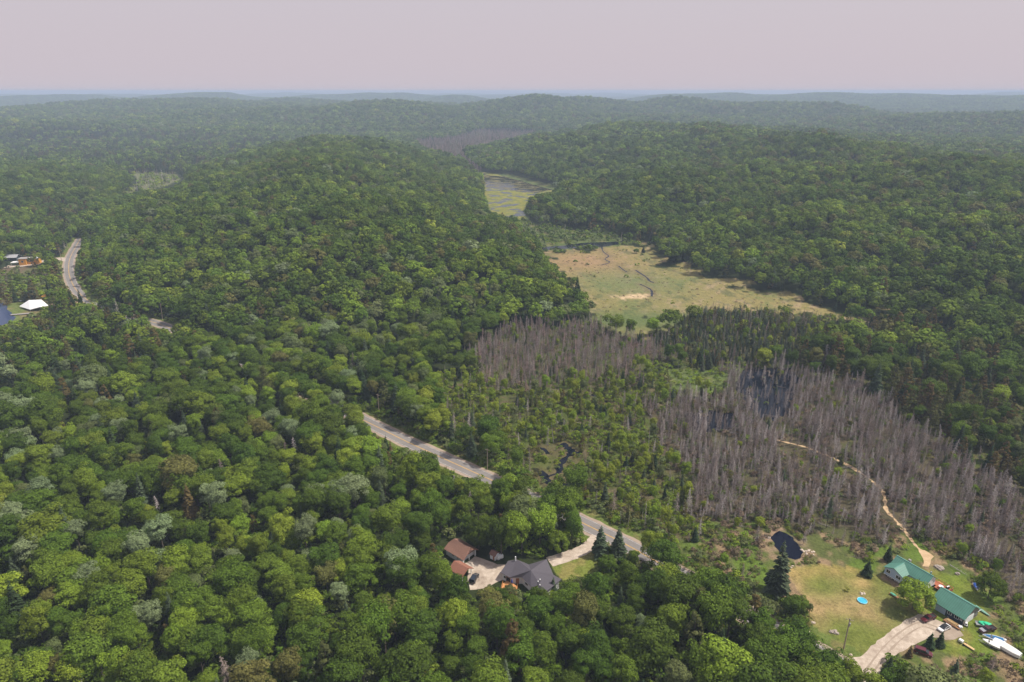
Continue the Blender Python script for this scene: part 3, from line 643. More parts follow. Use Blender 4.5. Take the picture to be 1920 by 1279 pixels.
def free(x, y, margin=1.0):
    ok = np.ones(x.shape, bool); q = (y < 950)
    d = np.full(x.shape, 1e9); d[q] = segdist(x[q], y[q], ROADD, False)
    opn = np.zeros(x.shape, bool)
    for px, py, rad in ((745, 818, 34), (860, 872, 20), (1145, 992, 15), (150, 540, 40), (130, 490, 30), (298, 606, 12)):
        cx, cy_ = W(px, py); opn |= (x-cx)**2+(y-cy_)**2 < rad*rad
    ok &= d > np.where(opn, 7.0+margin, 3.6+margin*.5)
    d = np.full(x.shape, 1e9); d[q] = segdist(x[q], y[q], PATH[::2], False); ok &= d > .7+margin*.4
    d[q] = segdist(x[q], y[q], DRIVE_B, False); ok &= d > 2.6+margin
    d[q] = segdist(x[q], y[q], SIDE[::2], False); ok &= d > 4.5+margin
    for p in HARD: ok &= ~inpoly(x, y, p)
    # footprints of the buildings
    for px, py, rad in ((1700, 1075, 9), (1740, 1095, 7), (1795, 1130, 9), (862, 1040, 8), (872, 1075, 6), (1000, 1080, 10), (927, 1045, 3), (510, 590, 8), (60, 580, 12), (45, 494, 12), (20, 496, 8)):
        cx, cy_ = W(px, py); ok &= (x-cx)**2+(y-cy_)**2 > rad*rad
    return ok
def region(x, y):
    reg = np.zeros(x.shape, int); names = list(REG); xw, yw = warp(x, y)
    for i, k in enumerate(names): reg[inpoly(x, y, REG[k]) if k in SHARP else inpoly(xw, yw, REG[k])] = i+1
    return reg, names
PTS = {k: [] for k in ('broadleaf', 'conifer', 'dead', 'shrub')}   # rows: x y z species colour scale widen rot dist

def emit(kind, x, y, z, sp, colr, sc, wd):
    if len(x): PTS[kind].append(np.stack([x, y, z, sp*np.ones(len(x)), colr*np.ones(len(x)), sc*np.ones(len(x)), wd*np.ones(len(x)), RNG.uniform(0, 6.28, len(x)), np.hypot(x, y)], 1))
def pick(p, n): return RNG.choice(len(p), n, p=np.array(p)/np.sum(p))
def drop_hidden(x, y, z, h, r, *rest):
    ok = ~hides(x, y, z, h, r); return [a[ok] for a in (x, y, z, h, r)+rest]

# special trees first: pixel of the base, kind, height, width factor, colour, label
SPECIAL = [
 (1710, 1143, 'round', 10.6, 1.08, 3, 'round leafy tree on the lawn in front of the green roofed house', 'tree'),
 (1456, 1112, 'spruce', 20, 1.45, 1, 'tall grey green spruce between the round pond and the dry lawn', 'tree'),
 (1625, 1079, 'spruce', 6.2, 1.75, 0, 'small dark conical spruce left of the shaded blue house wall', 'tree'),
 (1664, 1052, 'spruce', 7, 1.3, 0, 'dark spruce just behind the left gable of the green roofed house', 'tree'),
 (1125, 1042, 'spruce', 12.5, 1.5, 1, 'broad spruce where the gravel driveway meets the road, left of a pair', 'tree'),
 (1158, 1045, 'spruce', 12.5, 1.5, 1, 'broad spruce where the gravel driveway meets the road, right of a pair', 'tree'),
 (1742, 1214, 'spruce', 5.6, 1.5, 0, 'small spruce beside the maroon wagon, left one of two together', 'tree'),
 (1761, 1212, 'spruce', 5.6, 1.4, 0, 'small spruce in front of the white car, right one of two together', 'tree'),
 (1704, 1232, 'spruce', 4.4, 1.3, 2, 'small rust red dying conifer just left of the maroon wagon', 'tree'),
 (1664, 1266, 'spruce', 6.5, 1.5, 0, 'spruce at the mouth of the gravel driveway, right side', 'tree'),
 (1852, 1122, 'round', 9.5, .85, 1, 'dark bushy tree at the right edge of the back yard', 'tree'),
 (1862, 1086, 'poplar', 9, .6, 2, 'loose green tree behind the back yard of the green roofed house', 'tree'),
 (1497, 1150, 'round', 6.5, 1, 1, 'bushy tree at the left edge of the dry lawn', 'tree'),
 (1516, 1160, 'poplar', 6, .5, 7, 'small grey green tree beside the bushy one on the lawn edge', 'tree'),
 (1549, 990, 'pine', 13, .62, 1, 'grey green pine at the edge of the dead trees above the pond', 'tree'),
 (1424, 988, 'round', 4.5, .9, 4, 'small bright yellow green tree left of the round pond', 'tree'),
 (500, 756, 'pine', 21, 1.05, 3, 'large olive pine with layered boughs rising alone above the left forest', 'tree'),
 (110, 748, 'pine', 18, 1.2, 1, 'wide flat topped grey green pine near the left edge', 'tree'),
 (1306, 1190, 'pine', 17, 1.0, 3, 'olive pine between the two properties near the bottom edge', 'tree'),
 (360, 975, 'spruce', 16, 1.2, 2, 'tall brown spruce standing out in the left foreground forest', 'tree'),
 (556, 872, 'dead', 15, 1.3, 1, 'tall bare dead pine standing in the left forest', 'dead tree'),
 (1026, 842, 'dead', 11.5, .7, 1, 'lone bare dead trunk beside the creek bend in the swamp', 'dead tree'),
 (1209, 992, 'dead', 12.5, .35, 1, 'straight bare pole trunk right of the road near the creek', 'dead tree'),
 (725, 852, 'spruce', 10, 1.0, 0, 'dark narrow spruce in front of the road where the yellow line shows', 'tree'),
 (733, 853, 'spruce', 8, .9, 2, 'brown little spruce in front of the road beside a darker one', 'tree'),
 (830, 806, 'maple', 13, .85, 4, 'bright yellow green tree behind the road below the utility pole', 'tree'),
 (885, 858, 'spruce', 13, 1.3, 1, 'grey green spruce behind the road left of the second utility pole', 'tree'),
 (940, 1046, 'maple', 17, .8, 0, 'dark tree standing behind the small white shed', 'tree'),
 (978, 1040, 'maple', 18, 1.0, 3, 'big bright green tree behind the dark grey house roof', 'tree'),
 (1012, 1030, 'maple', 17, .95, 3, 'bright green tree behind the right wing of the dark grey roof', 'tree'),
 (1072, 1018, 'maple', 14, .8, 1, 'dark rounded tree left of the driveway where it meets the road', 'tree'),
 (1037, 1110, 'spruce', 6, 1.3, 1, 'small grey green spruce just below the dark grey house', 'tree'),
 (1060, 1124, 'spruce', 6, 1.2, 1, 'bluish spruce right of the white dishes on the dark roof', 'tree'),
 (152, 570, 'spruce', 13, .8, 0, 'lone narrow spruce in front of the road curve on the left', 'tree'),
 (30, 566, 'spruce', 10, 1.4, 0, 'dark spruce on the lake shore behind the white tent', 'tree'),
 (898, 1028, 'round', 13, .8, 0, 'dark tree between the brown garage and the small white shed', 'tree'),
 (1046, 1036, 'round', 9, .9, 2, 'mid green tree on the far side of the gravel driveway behind the dark roof', 'tree'),
 (1222, 1052, 'maple', 12, .9, 3, 'bright green tree where the bare stretch of road disappears to the right', 'tree'),
 (1510, 1272, 'maple', 13, 1.0, 1, 'deep green tree leaning over the near edge of the hidden road', 'tree'),
 (1546, 1292, 'maple', 13, 1.0, 0, 'dark tree screening the road just left of the driveway mouth', 'tree'),
 (1588, 1312, 'maple', 12, .95, 2, 'mid green tree at the bottom edge below the driveway mouth', 'tree'),
 (955, 1118, 'round', 4.2, 1, 7, 'low grey green tree in front of the orange deck', 'tree'),
 (1004, 1124, 'round', 4.8, .9, 1, 'dark green low tree in front of the white wall of the dark roofed house', 'tree'),
 (1086, 1112, 'round', 6, .9, 7, 'grey green tree at the lower edge of the small lawn', 'tree'),
 (1138, 1076, 'round', 7.5, .9, 1, 'rounded tree at the right end of the small lawn', 'tree'),
 (1206, 474, 'spruce', 8, 1.5, 0, 'small dark spruce standing alone in the far meadow, right one', 'tree'),
 (1193, 475, 'round', 5, 1.2, 1, 'round green bush alone in the far meadow, left one', 'shrub'),
]
SPEC_XY = []
def make_tree(kind, x, y, z, h, wd, color, label, cat, group, variant=0, rz=0.0, name=None):
    if kind == 'dead':
        me = DEAD[0][variant % 4]; o = link('dead_tree', me, None, (x, y, z-.05), rz); s = h/11; o.scale = (s*wd, s*wd, s)
        o['tint'] = PALD[color][1]; return tag(o, label, cat, group)
    me, tr, base, nm, pal = {'maple': (BL[0][variant % 3], TRK, 14.5, 'broadleaf_tree', PAL), 'round': (ROUND, TRKC, 11, 'broadleaf_tree', PAL), 'poplar': (POP[variant % 2], TRK, 15.4, 'broadleaf_tree', PAL),
                             'spruce': (SP[0][variant % 2], TRKC, 14.2, 'spruce_tree', PALN), 'cedar': (CED[0][variant % 2], TRKC, 14, 'cedar_tree', PALN),
                             'pine': (PINE[variant % 2], TRKP, 19.5, 'pine_tree', PALN)}[kind]
    t = empty(nm, (x, y, z-.05), rz, label, cat, group); s = h/base; t.scale = (s*wd, s*wd, s)
    c = link('crown', me, t); c['tint'] = pal[color][1]; link('trunk', tr, t); return t
for px, py, kind, h, wd, colr, lab, cat in SPECIAL:
    x, y = W(px, py)
    if lab is None: continue
    t = make_tree(kind, x, y, 0, h, wd, colr, lab, cat, None, int(px) % 3, px*.7)
    SPEC_XY.append((x, y, 3.0*wd+1.5))

def away_special(x, y):
    ok = np.ones(x.shape, bool)
    for a, b, r in SPEC_XY: ok &= (x-a)**2+(y-b)**2 > r*r
    return ok
def forest(x, y, sp_scale):
    """classify candidate points and emit trees"""
    z = terrain(x, y); px, py, f = project(x, y, z)
    ok = (px > -330) & (px < 2250) & (py < 1560) & free(x, y, 2.0) & away_special(x, y) & seen(x, y, z)
    x, y, z, px, py = [a[ok] for a in (x, y, z, px, py)]
    reg, names = region(x, y); r = np.hypot(x, y); u = RNG.uniform(size=x.shape); v = RNG.uniform(size=x.shape)
    R_ = {k: reg == i+1 for i, k in enumerate(names)}
    nse = wnoise(x, y, 90, 3); nse2 = wnoise(x, y, 45, 15)
    forest_m = (reg == 0) | R_['cedar'] | R_['far_conifer']
    # conifer share
    pc = np.full(x.shape, .05); pc += .42*np.exp(-((px-110)/240)**2-((py-680)/95)**2); pc += .10*sstep(.5, 1.6, nse)*(r < 700)
    edge2 = (x > 20) & (r < 1500) & (segdist(x, y, HILL2[:9], False) < 16); pc[edge2] = .35
    edge1 = (segdist(x, y, HILL1[11:17], False) < 18); pc[edge1] = .4
    pc[R_['cedar']] = .58; pc[R_['far_conifer'] & (nse > -.9)] = .85
    pc += .25*np.exp(-((px-1550)/120)**2-((py-262)/14)**2)
    pc += .35*((px < 330) & (py > 380) & (py < 640) & (reg == 0) & (px < 150+.6*(py-380)))
    pc += .5*np.exp(-((px-380)/60)**2-((py-330)/16)**2)
    con = forest_m & (u < pc)
    dd = forest_m & ~con & (v < .014)*(r < 1500); dd |= R_['cedar'] & ~con & (v < .10)
    bro = forest_m & ~con & ~dd
    # broadleaf colours
    n = len(x); w_ = np.tile(np.array([.29, .33, .23, .06, .010, .010, .03, .04, 0]), (n, 1))
    w_[:, 5] += .55*np.exp(-((px-180)/170)**2-((py-1060)/75)**2)*(nse2 > -.4)+.55*np.exp(-((px-650)/60)**2-((py-1010)/45)**2)+.2*np.exp(-((px-60)/90)**2-((py-830)/60)**2)
    w_[:, 5] += .25*np.exp(-((px-610)/90)**2-((py-620)/30)**2)+.10*((px < 700) & (py > 700))
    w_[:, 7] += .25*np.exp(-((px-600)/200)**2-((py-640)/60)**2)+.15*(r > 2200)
    w_[:, 6] += .10*((px > 1300) & (py < 560))+.18*np.exp(-((px-700)/300)**2-((py-560)/60)**2)
    w_[:, 3] += .30*np.exp(-((px-620)/160)**2-((py-740)/80)**2)+.22*np.exp(-((px-960)/160)**2-((py-760)/90)**2)
    w_[:, 4] += .16*np.exp(-((px-900)/120)**2-((py-790)/60)**2)+.04*sstep(.7, 1.5, nse2)
    w_[:, 0] += .35*np.exp(-((px-1200)/260)**2-((py-1230)/120)**2)
    n3_ = wnoise(x, y, 260, 24, 8)+.5*nse; w_[:, 0] += .55*sstep(.2, 1.5, n3_); w_[:, 3] += .22*sstep(.2, 1.5, -n3_); w_[:, 2] += .25*sstep(.2, 1.5, -n3_)
    w_ /= w_.sum(1)[:, None]; cidx = (w_.cumsum(1) < RNG.uniform(size=(n, 1))).sum(1).clip(0, 8)
    sz = RNG.uniform(.62, 1.2, n)*sp_scale*(1+.10*nse2)
    sz = np.where(r > 2200, sz, sz); sz = np.clip(sz, .5*sp_scale, 1.5*sp_scale)
    wdn = np.where(r > 2200, 1.0, RNG.uniform(.78, 1.22, n))
    rd = np.full(x.shape, 1e9); q_ = r < 800; rd[q_] = segdist(x[q_], y[q_], ROADD, False); sz = np.where((rd < 16), np.maximum(sz, .98), sz)
    for m, kd in ((bro, 'b'), (con, 'c'), (dd, 'd')):
        X, Y, Zz, S, Wd, Cc, Rg = x[m], y[m], z[m], sz[m], wdn[m], cidx[m], reg[m]
        if kd == 'b': H_ = 14.5*S; Rd = 4.9*S*Wd
        else: H_ = 14*S; Rd = 2.3*S
        bad = hides(X, Y, Zz, H_, Rd); S = np.where(bad, S*.55, S); H_ = np.where(bad, H_*.55, H_); Rd = np.where(bad, Rd*.55, Rd)
        ok = ~(bad & hides(X, Y, Zz, H_, Rd)); X, Y, Zz, S, Wd, Cc, Rg = [a[ok] for a in (X, Y, Zz, S, Wd, Cc, Rg)]
        if kd == 'b':
            pop = (Cc == 5) | (RNG.uniform(size=len(X)) < .27)
            emit('broadleaf', X, Y, Zz, pop.astype(float), Cc, S, Wd)
        elif kd == 'c':
            ced = (RNG.uniform(size=len(X)) < np.where(Rg == names.index('cedar')+1, .8, .35)); cl = np.where(ced, np.where(RNG.uniform(size=len(X)) < .6, 2, 3), np.where(RNG.uniform(size=len(X)) < .5, 0, 1))
            cl = np.where(Rg == names.index('far_conifer')+1, RNG.choice([0, 1, 2, 3], len(X), p=[.35, .3, .15, .2]), cl)
            emit('conifer', X, Y, Zz, ced.astype(float), cl, S*RNG.uniform(.85, 1.2, len(X)), np.where(ced, 1.1, 1.15)*(1+.5*(np.hypot(X, Y) > 2300)))
        else: emit('dead', X, Y, Zz, 0, RNG.integers(0, 3, len(X)), S*1.05, 1.3)
x, y = scatter(92, 1250, 7.2); forest(x, y, .98)
x, y = scatter(1250, 2500, 9.2); forest(x, y, 1.12)
x, y = scatter(2500, 4800, 16); forest(x, y, 1.7)
x, y = scatter(4800, 14500, 40); z = terrain(x, y); ok = seen(x, y, z, 30); x, y, z = x[ok], y[ok], z[ok]
emit('broadleaf', x, y, z-6, 0, RNG.integers(0, 3, len(x)), 2.2, 2.0)

# swamps and scrub: finer grids
def swamp(key, spacing, table, hide=True, noise_cut=None):
    """table: (kind, species, share, colours, (lo,hi) scale, widen, height, radius)"""
    p = REG[key]; x0, y0 = p.min(0)-30; x1, y1 = p.max(0)+30
    X, Y = np.meshgrid(np.arange(x0, x1, spacing), np.arange(y0, y1, spacing)); x = X.ravel()+RNG.uniform(-.5, .5, X.size)*spacing; y = Y.ravel()+RNG.uniform(-.5, .5, X.size)*spacing
    reg, names = region(x, y); px, py, _ = project(x, y, 0*x)
    ok = (reg == names.index(key)+1) & (px > -330) & (px < 2250) & (py < 1560) & free(x, y, .3) & away_special(x, y); x, y = x[ok], y[ok]
    for wat, kp in ((SWAMP_W, .3), (SWAMP_W2, .6)):
        iw = inpoly(x, y, wat); keepw = ~iw | (RNG.uniform(size=x.shape) < (kp if key == 'deadB' and noise_cut == -1.9 else .25*kp)); x, y = x[keepw], y[keepw]
    for L in CREEK_L: 
        q = segdist(x, y, L, False) > 1.1; x, y = x[q], y[q]
    u = RNG.uniform(size=x.shape); a = 0
    ns = wnoise(x, y, 26, 9)
    if noise_cut is not None: q = ns > noise_cut; x, y, u, ns = x[q], y[q], u[q], ns[q]
    for kind, spc, share, cols, (lo, hi), wd, hh, rad in table:
        m = (u >= a) & (u < a+share); a += share
        X, Y = x[m], y[m]; S = (lo+(hi-lo)*RNG.uniform(0, 1, len(X))**1.25)*(1+.14*ns[m]*(kind == 'dead')); C_ = np.array(cols)[RNG.integers(0, len(cols), len(X))]
        if hide and not (kind == 'shrub' and key == 'mixed' and hh < 2): X, Y, _, _, _, S, C_ = drop_hidden(X, Y, 0*X, hh*S, rad*S, S, C_)
        emit(kind, X, Y, terrain(X, Y), spc, C_, S, wd)
swamp('deadB', 1.95, [('dead', 0, .66, [0, 0, 1, 2, 2], (.38, .95), 1.1, 11, 1), ('dead', 3, .06, [1, 1, 0], (.45, .85), 1.0, 9, .3), ('conifer', 0, .012, [1, 3], (.3, .6), 1, 14, 2), ('broadleaf', 1, .012, [4, 3, 6], (.3, .5), .8, 14, 3)], noise_cut=-1.9)
swamp('deadA', 2.5, [('dead', 0, .68, [3, 0, 0, 2], (.5, 1.05), 1.0, 11, 1), ('dead', 3, .05, [1], (.5, .8), 1.0, 9, .3), ('conifer', 0, .04, [1, 3], (.35, .6), 1, 14, 2), ('broadleaf', 1, .05, [4, 3, 7], (.35, .55), .7, 15, 2.5)])
swamp('mixed', 4.1, [('broadleaf', 1, .32, [4, 4, 4, 4, 7, 3], (.38, .85), .70, 15, 2.2), ('conifer', 0, .09, [0, 1, 3], (.38, .72), 1.0, 14, 2), ('dead', 3, .13, [1, 0], (.6, 1.1), .9, 9, .3), ('dead', 0, .13, [0, 2, 1], (.55, .95), 1.0, 11, 1), ('conifer', 1, .02, [2, 3], (.4, .7), .9, 14, 2)])
swamp('young', 2.9, [('conifer', 0, .60, [1, 1, 4, 3], (.30, .66), 1.0, 14, 2), ('dead', 0, .16, [0, 3, 2], (.5, .9), 1.0, 11, 1), ('broadleaf', 1, .05, [4, 3, 2], (.4, .6), .7, 15, 2.5), ('conifer', 1, .05, [2, 3], (.4, .7), 1, 14, 2)])
swamp('green_marsh', 3.0, [('dead', 3, .06, [1], (.4, .8), 1, 9, .3), ('conifer', 0, .06, [0], (.2, .4), 1, 14, 2), ('shrub', 0, .5, [2, 3, 7], (.8, 1.4), 1.2, 2, 1)])
swamp('scrub', 6.5, [('broadleaf', 0, .07, [2, 3, 4], (.28, .5), .9, 14, 4), ('conifer', 0, .10, [0, 1], (.3, .7), 1.1, 14, 2), ('dead', 0, .22, [0, 2], (.4, .8), 1.2, 11, 1), ('broadleaf', 1, .05, [2, 7], (.3, .5), .8, 14, 4)])
swamp('far_dead', 9, [('dead', 0, .7, [3, 2, 0], (1, 1.5), 2.2, 11, 1), ('conifer', 0, .12, [1, 3], (.8, 1.1), 1.3, 14, 2)], hide=False)
swamp('shrub_marsh', 6.5, [('shrub', 0, .62, [0, 7, 2], (1.2, 2.2), 1.2, 2, 1.5), ('conifer', 0, .06, [1, 0], (.3, .6), 1.2, 14, 2), ('dead', 3, .04, [1], (.8, 1.2), 1, 9, .3)], hide=False)
swamp('bog_left', 8, [('shrub', 0, .45, [4, 7, 3], (1.5, 2.5), 1.2, 2, 1.5), ('dead', 0, .2, [1, 0], (.7, 1.1), 1.3, 11, 1)], hide=False)
swamp('lake_shore', 5.5, [('shrub', 0, .35, [6, 7, 2], (1.2, 2.2), 1.2, 2, 1.5), ('conifer', 0, .10, [0, 2, 3], (.5, .9), 1.1, 14, 2), ('dead', 0, .1, [2], (.5, .9), 1.3, 11, 1), ('broadleaf', 1, .06, [6, 2], (.4, .6), .9, 15, 3)])
swamp('meadow', 4.2, [('shrub', 0, .22, [8, 8, 8, 4], (.16, .34), 2.0, 2, 1), ('shrub', 0, .012, [7, 2], (.6, 1.2), 1.1, 2, 1)], hide=False)
# undergrowth
for key, sp_, sh, cols in (('deadB', 2.0, .62, [6, 8, 2, 8, 7]), ('deadA', 2.4, .5, [6, 8, 2]), ('mixed', 1.9, .78, [2, 7, 6, 3, 4, 3]), ('scrub', 1.7, .60, [6, 2, 8, 3, 8, 8, 7]), ('young', 2.8, .6, [7, 2, 6]), ('cedar', 3.2, .5, [6, 2])):
    swamp(key, sp_, [('shrub', 0, sh*.75, cols, (.45, 1.0), 1.1, 1.5, .9), ('shrub', 0, sh*.25, cols, (1.0, 1.9), 1.0, 2.8, 1.8)], noise_cut=-1.3)
# shrubs lining the road and the lawns
def line_shrubs(line, d0, d1, n, cols, sc=(.8, 1.8)):
    i = RNG.integers(0, len(line)-1, n); t = RNG.uniform(size=n)[:, None]; p = line[i]*(1-t)+line[i+1]*t; g = line[i+1]-line[i]; g = g/np.linalg.norm(g, axis=1)[:, None]
    s = RNG.choice([-1, 1], n)*RNG.uniform(d0, d1, n); p = p+np.stack([-g[:, 1], g[:, 0]], 1)*s[:, None]; x, y = p[:, 0], p[:, 1]
    ok = free(x, y, .2); x, y = x[ok], y[ok]; S = RNG.uniform(*sc, len(x)); C_ = np.array(cols)[RNG.integers(0, len(cols), len(x))]
    X, Y, _, _, _, S, C_ = drop_hidden(x, y, 0*x, 1.8*S, 1.2*S, S, C_); emit('shrub', X, Y, 0*X, 0, C_, S, 1.1)
x, y = scatter(95, 330, 3.4); reg_, _n = region(x, y); px_, py_, _ = project(x, y, 0*x)
q = (reg_ == 0) & free(x, y, .2) & (terrain(x, y) < .5) & (py_ < 1500); x, y = x[q], y[q]; S_ = RNG.uniform(1.0, 2.3, len(x)); C_ = RNG.choice([0, 1, 2, 7], len(x))
X_, Y_, _, _, _, S_, C_ = drop_hidden(x, y, 0*x, 1.8*S_, 1.2*S_, S_, C_); emit('shrub', X_, Y_, 0*X_, 0, C_, S_, 1.1)
x, y = scatter(480, 760, 5); px_, py_, _ = project(x, y, 0*x); q = (px_ < 135) & (px_ > -200) & (py_ > 520) & (py_ < 640) & free(x, y, .2); x, y = x[q], y[q]
X_, Y_, _, _, _, S_, C_ = drop_hidden(x, y, 0*x, 2+0*x, 1.2+0*x, RNG.uniform(1, 2, len(x)), RNG.choice([2, 3, 7], len(x))); emit('shrub', X_, Y_, 0*X_, 0, C_, S_, 1.1)
line_shrubs(ROAD[20:], 7, 13, 900, [2, 3, 1, 6, 7])
line_shrubs(np.vstack([REG['lawnA'], REG['lawnA'][:1]]), 0, 3.0, 260, [1, 2, 6, 7]); line_shrubs(np.vstack([WP(POND), WP(POND)[:1]]), .6, 3, 70, [6, 6, 7, 2], (.4, .8))

# ------------------------------------------------------------------ individuals (the 300 that show largest of each kind) and the rest as one object per kind
SPNAME = {('broadleaf', 0): 'rounded broadleaf tree', ('broadleaf', 1): 'feathery light crowned tree', ('conifer', 0): 'spruce', ('conifer', 1): 'cedar', ('dead', 0): 'dead spruce with bare twigs', ('dead', 3): 'bare dead trunk', ('shrub', 0): 'bush'}
LAND = [(862, 1030, 'the brown roofed garage'), (1000, 1075, 'the dark grey roof'), (1700, 1075, 'the green roofed house'), (1800, 1130, 'the green garage roof'), (1475, 1022, 'the round pond'),
        (1590, 1150, 'the dry lawn'), (1620, 1250, 'the driveway mouth'), (1070, 1060, 'the small lawn'), (915, 860, 'the roadside pole'), (740, 820, 'the yellow lined road'), (1150, 990, 'the bare stretch of road'),
        (1600, 885, 'the sandy path'), (1700, 1010, 'the sandy path end'), (1040, 870, 'the creek bends'), (1440, 740, 'the dark swamp water'), (500, 700, 'the lone big pine'), (1850, 1200, 'the white boat')]
def ordinal(n):
    return str(n)+('th' if 10 <= n % 100 <= 20 else {1: 'st', 2: 'nd', 3: 'rd'}.get(n % 10, 'th'))
def side_word(dx, dy):
    if abs(dx) > abs(dy): return 'left of' if dx < 0 else 'right of'
    return 'above' if dy < 0 else 'below'
def meshes_for(kind, spc, lod, var):
    if kind == 'broadleaf': return POP[var % 2] if (spc == 1 and lod == 0) else BL[lod][var % len(BL[lod])]
    if kind == 'conifer': return (CED if spc == 1 else SP)[min(lod, 1)][var % 2]
    if kind == 'dead': return (DEAD[0][3] if spc == 3 else DEAD[0][var % 3]) if lod == 0 else DEAD[1][var % 2]
    return SHR[var % 3] if lod == 0 else SHRF[var % 2]
GROUPS = {'broadleaf': 'broadleaf trees of the near forest', 'conifer': 'conifers of the near forest and swamp', 'dead': 'dead trees of the drowned swamp'}
def stuff_object(kind, name, label, cat, A):
    """points carrying which plant stands there; geometry nodes put the plant on each point"""
    protos = []; index = {}
    coll = bpy.data.collections.new('plants_'+kind)      # not linked to the scene: only a source for the points
    pal = {'broadleaf': PAL, 'conifer': PALN, 'dead': PALD, 'shrub': PAL}[kind]
    sps = {'broadleaf': (0, 1), 'conifer': (0, 1), 'dead': (0, 3), 'shrub': (0,)}[kind]
    for spc in sps:
        for lod in range(3):
            for var in range(2):
                k = (spc, lod, var); o = bpy.data.objects.new('%s_%03d' % (kind, len(protos)), meshes_for(kind, spc, lod, var))
                coll.objects.link(o); index[k] = len(protos); protos.append(o)
    lims = {'broadleaf': (430, 1500), 'conifer': (480, 99999), 'dead': (520, 99999), 'shrub': (420, 99999)}[kind]
    lod = (A[:, 8] > lims[0]).astype(int)+(A[:, 8] > lims[1]).astype(int)
    var = RNG.integers(0, 2, len(A)); idx = np.array([index[(int(s), int(l), int(v))] for s, l, v in zip(A[:, 3], lod, var)], np.int32)
    me = bpy.data.meshes.new(name); me.vertices.add(len(A)); me.vertices.foreach_set('co', (A[:, :3]-np.array([0, 0, .05])).astype(np.float32).ravel())
    at = me.attributes.new('pick', 'INT', 'POINT'); at.data.foreach_set('value', idx)
    at = me.attributes.new('turn', 'FLOAT_VECTOR', 'POINT'); at.data.foreach_set('vector', TURN(kind, A).astype(np.float32).ravel())
    at = me.attributes.new('size', 'FLOAT_VECTOR', 'POINT'); at.data.foreach_set('vector', np.stack([A[:, 5]*A[:, 6], A[:, 5]*A[:, 6], A[:, 5]], 1).astype(np.float32).ravel())
    tint = np.array([c for _, c in pal])[A[:, 4].astype(int)]; at = me.attributes.new('tint', 'FLOAT_COLOR', 'POINT')
    at.data.foreach_set('color', np.hstack([tint, np.ones((len(A), 1))]).astype(np.float32).ravel())
    o = link(name, me); tag(o, label, cat, None, 'stuff')
    ng = bpy.data.node_groups.new('place_'+kind, 'GeometryNodeTree')
    ng.interface.new_socket('Geometry', in_out='INPUT', socket_type='NodeSocketGeometry'); ng.interface.new_socket('Geometry', in_out='OUTPUT', socket_type='NodeSocketGeometry')
    gi = ng.nodes.new('NodeGroupInput'); go = ng.nodes.new('NodeGroupOutput'); ip = ng.nodes.new('GeometryNodeInstanceOnPoints'); ci = ng.nodes.new('GeometryNodeCollectionInfo')
    ci.inputs['Collection'].default_value = coll; ci.inputs['Separate Children'].default_value = True; ci.inputs['Reset Children'].default_value = True
    def named(nm, dt):
        q = ng.nodes.new('GeometryNodeInputNamedAttribute'); q.data_type = dt; q.inputs['Name'].default_value = nm
        return [s for s in q.outputs if s.enabled and s.name == 'Attribute'][0]
    L = ng.links.new
    L(gi.outputs[0], ip.inputs['Points']); L(ci.outputs[0], ip.inputs['Instance']); ip.inputs['Pick Instance'].default_value = True
    L(named('pick', 'INT'), ip.inputs['Instance Index']); L(named('size', 'FLOAT_VECTOR'), ip.inputs['Scale'])
    er = ng.nodes.new('FunctionNodeEulerToRotation'); L(named('turn', 'FLOAT_VECTOR'), er.inputs[0]); L(er.outputs[0], ip.inputs['Rotation'])
    L(ip.outputs[0], go.inputs[0])
    md = o.modifiers.new('plants', 'NODES'); md.node_group = ng
    return o
def TURN(kind, A):
    n = len(A); k = .07 if kind == 'dead' else .03
    a = RNG.normal(size=n)*k; b = RNG.normal(size=n)*k
    if kind == 'dead': a = np.where(RNG.uniform(size=n) < .03, 1.42, a)
    return np.stack([a, b, A[:, 7]], 1)
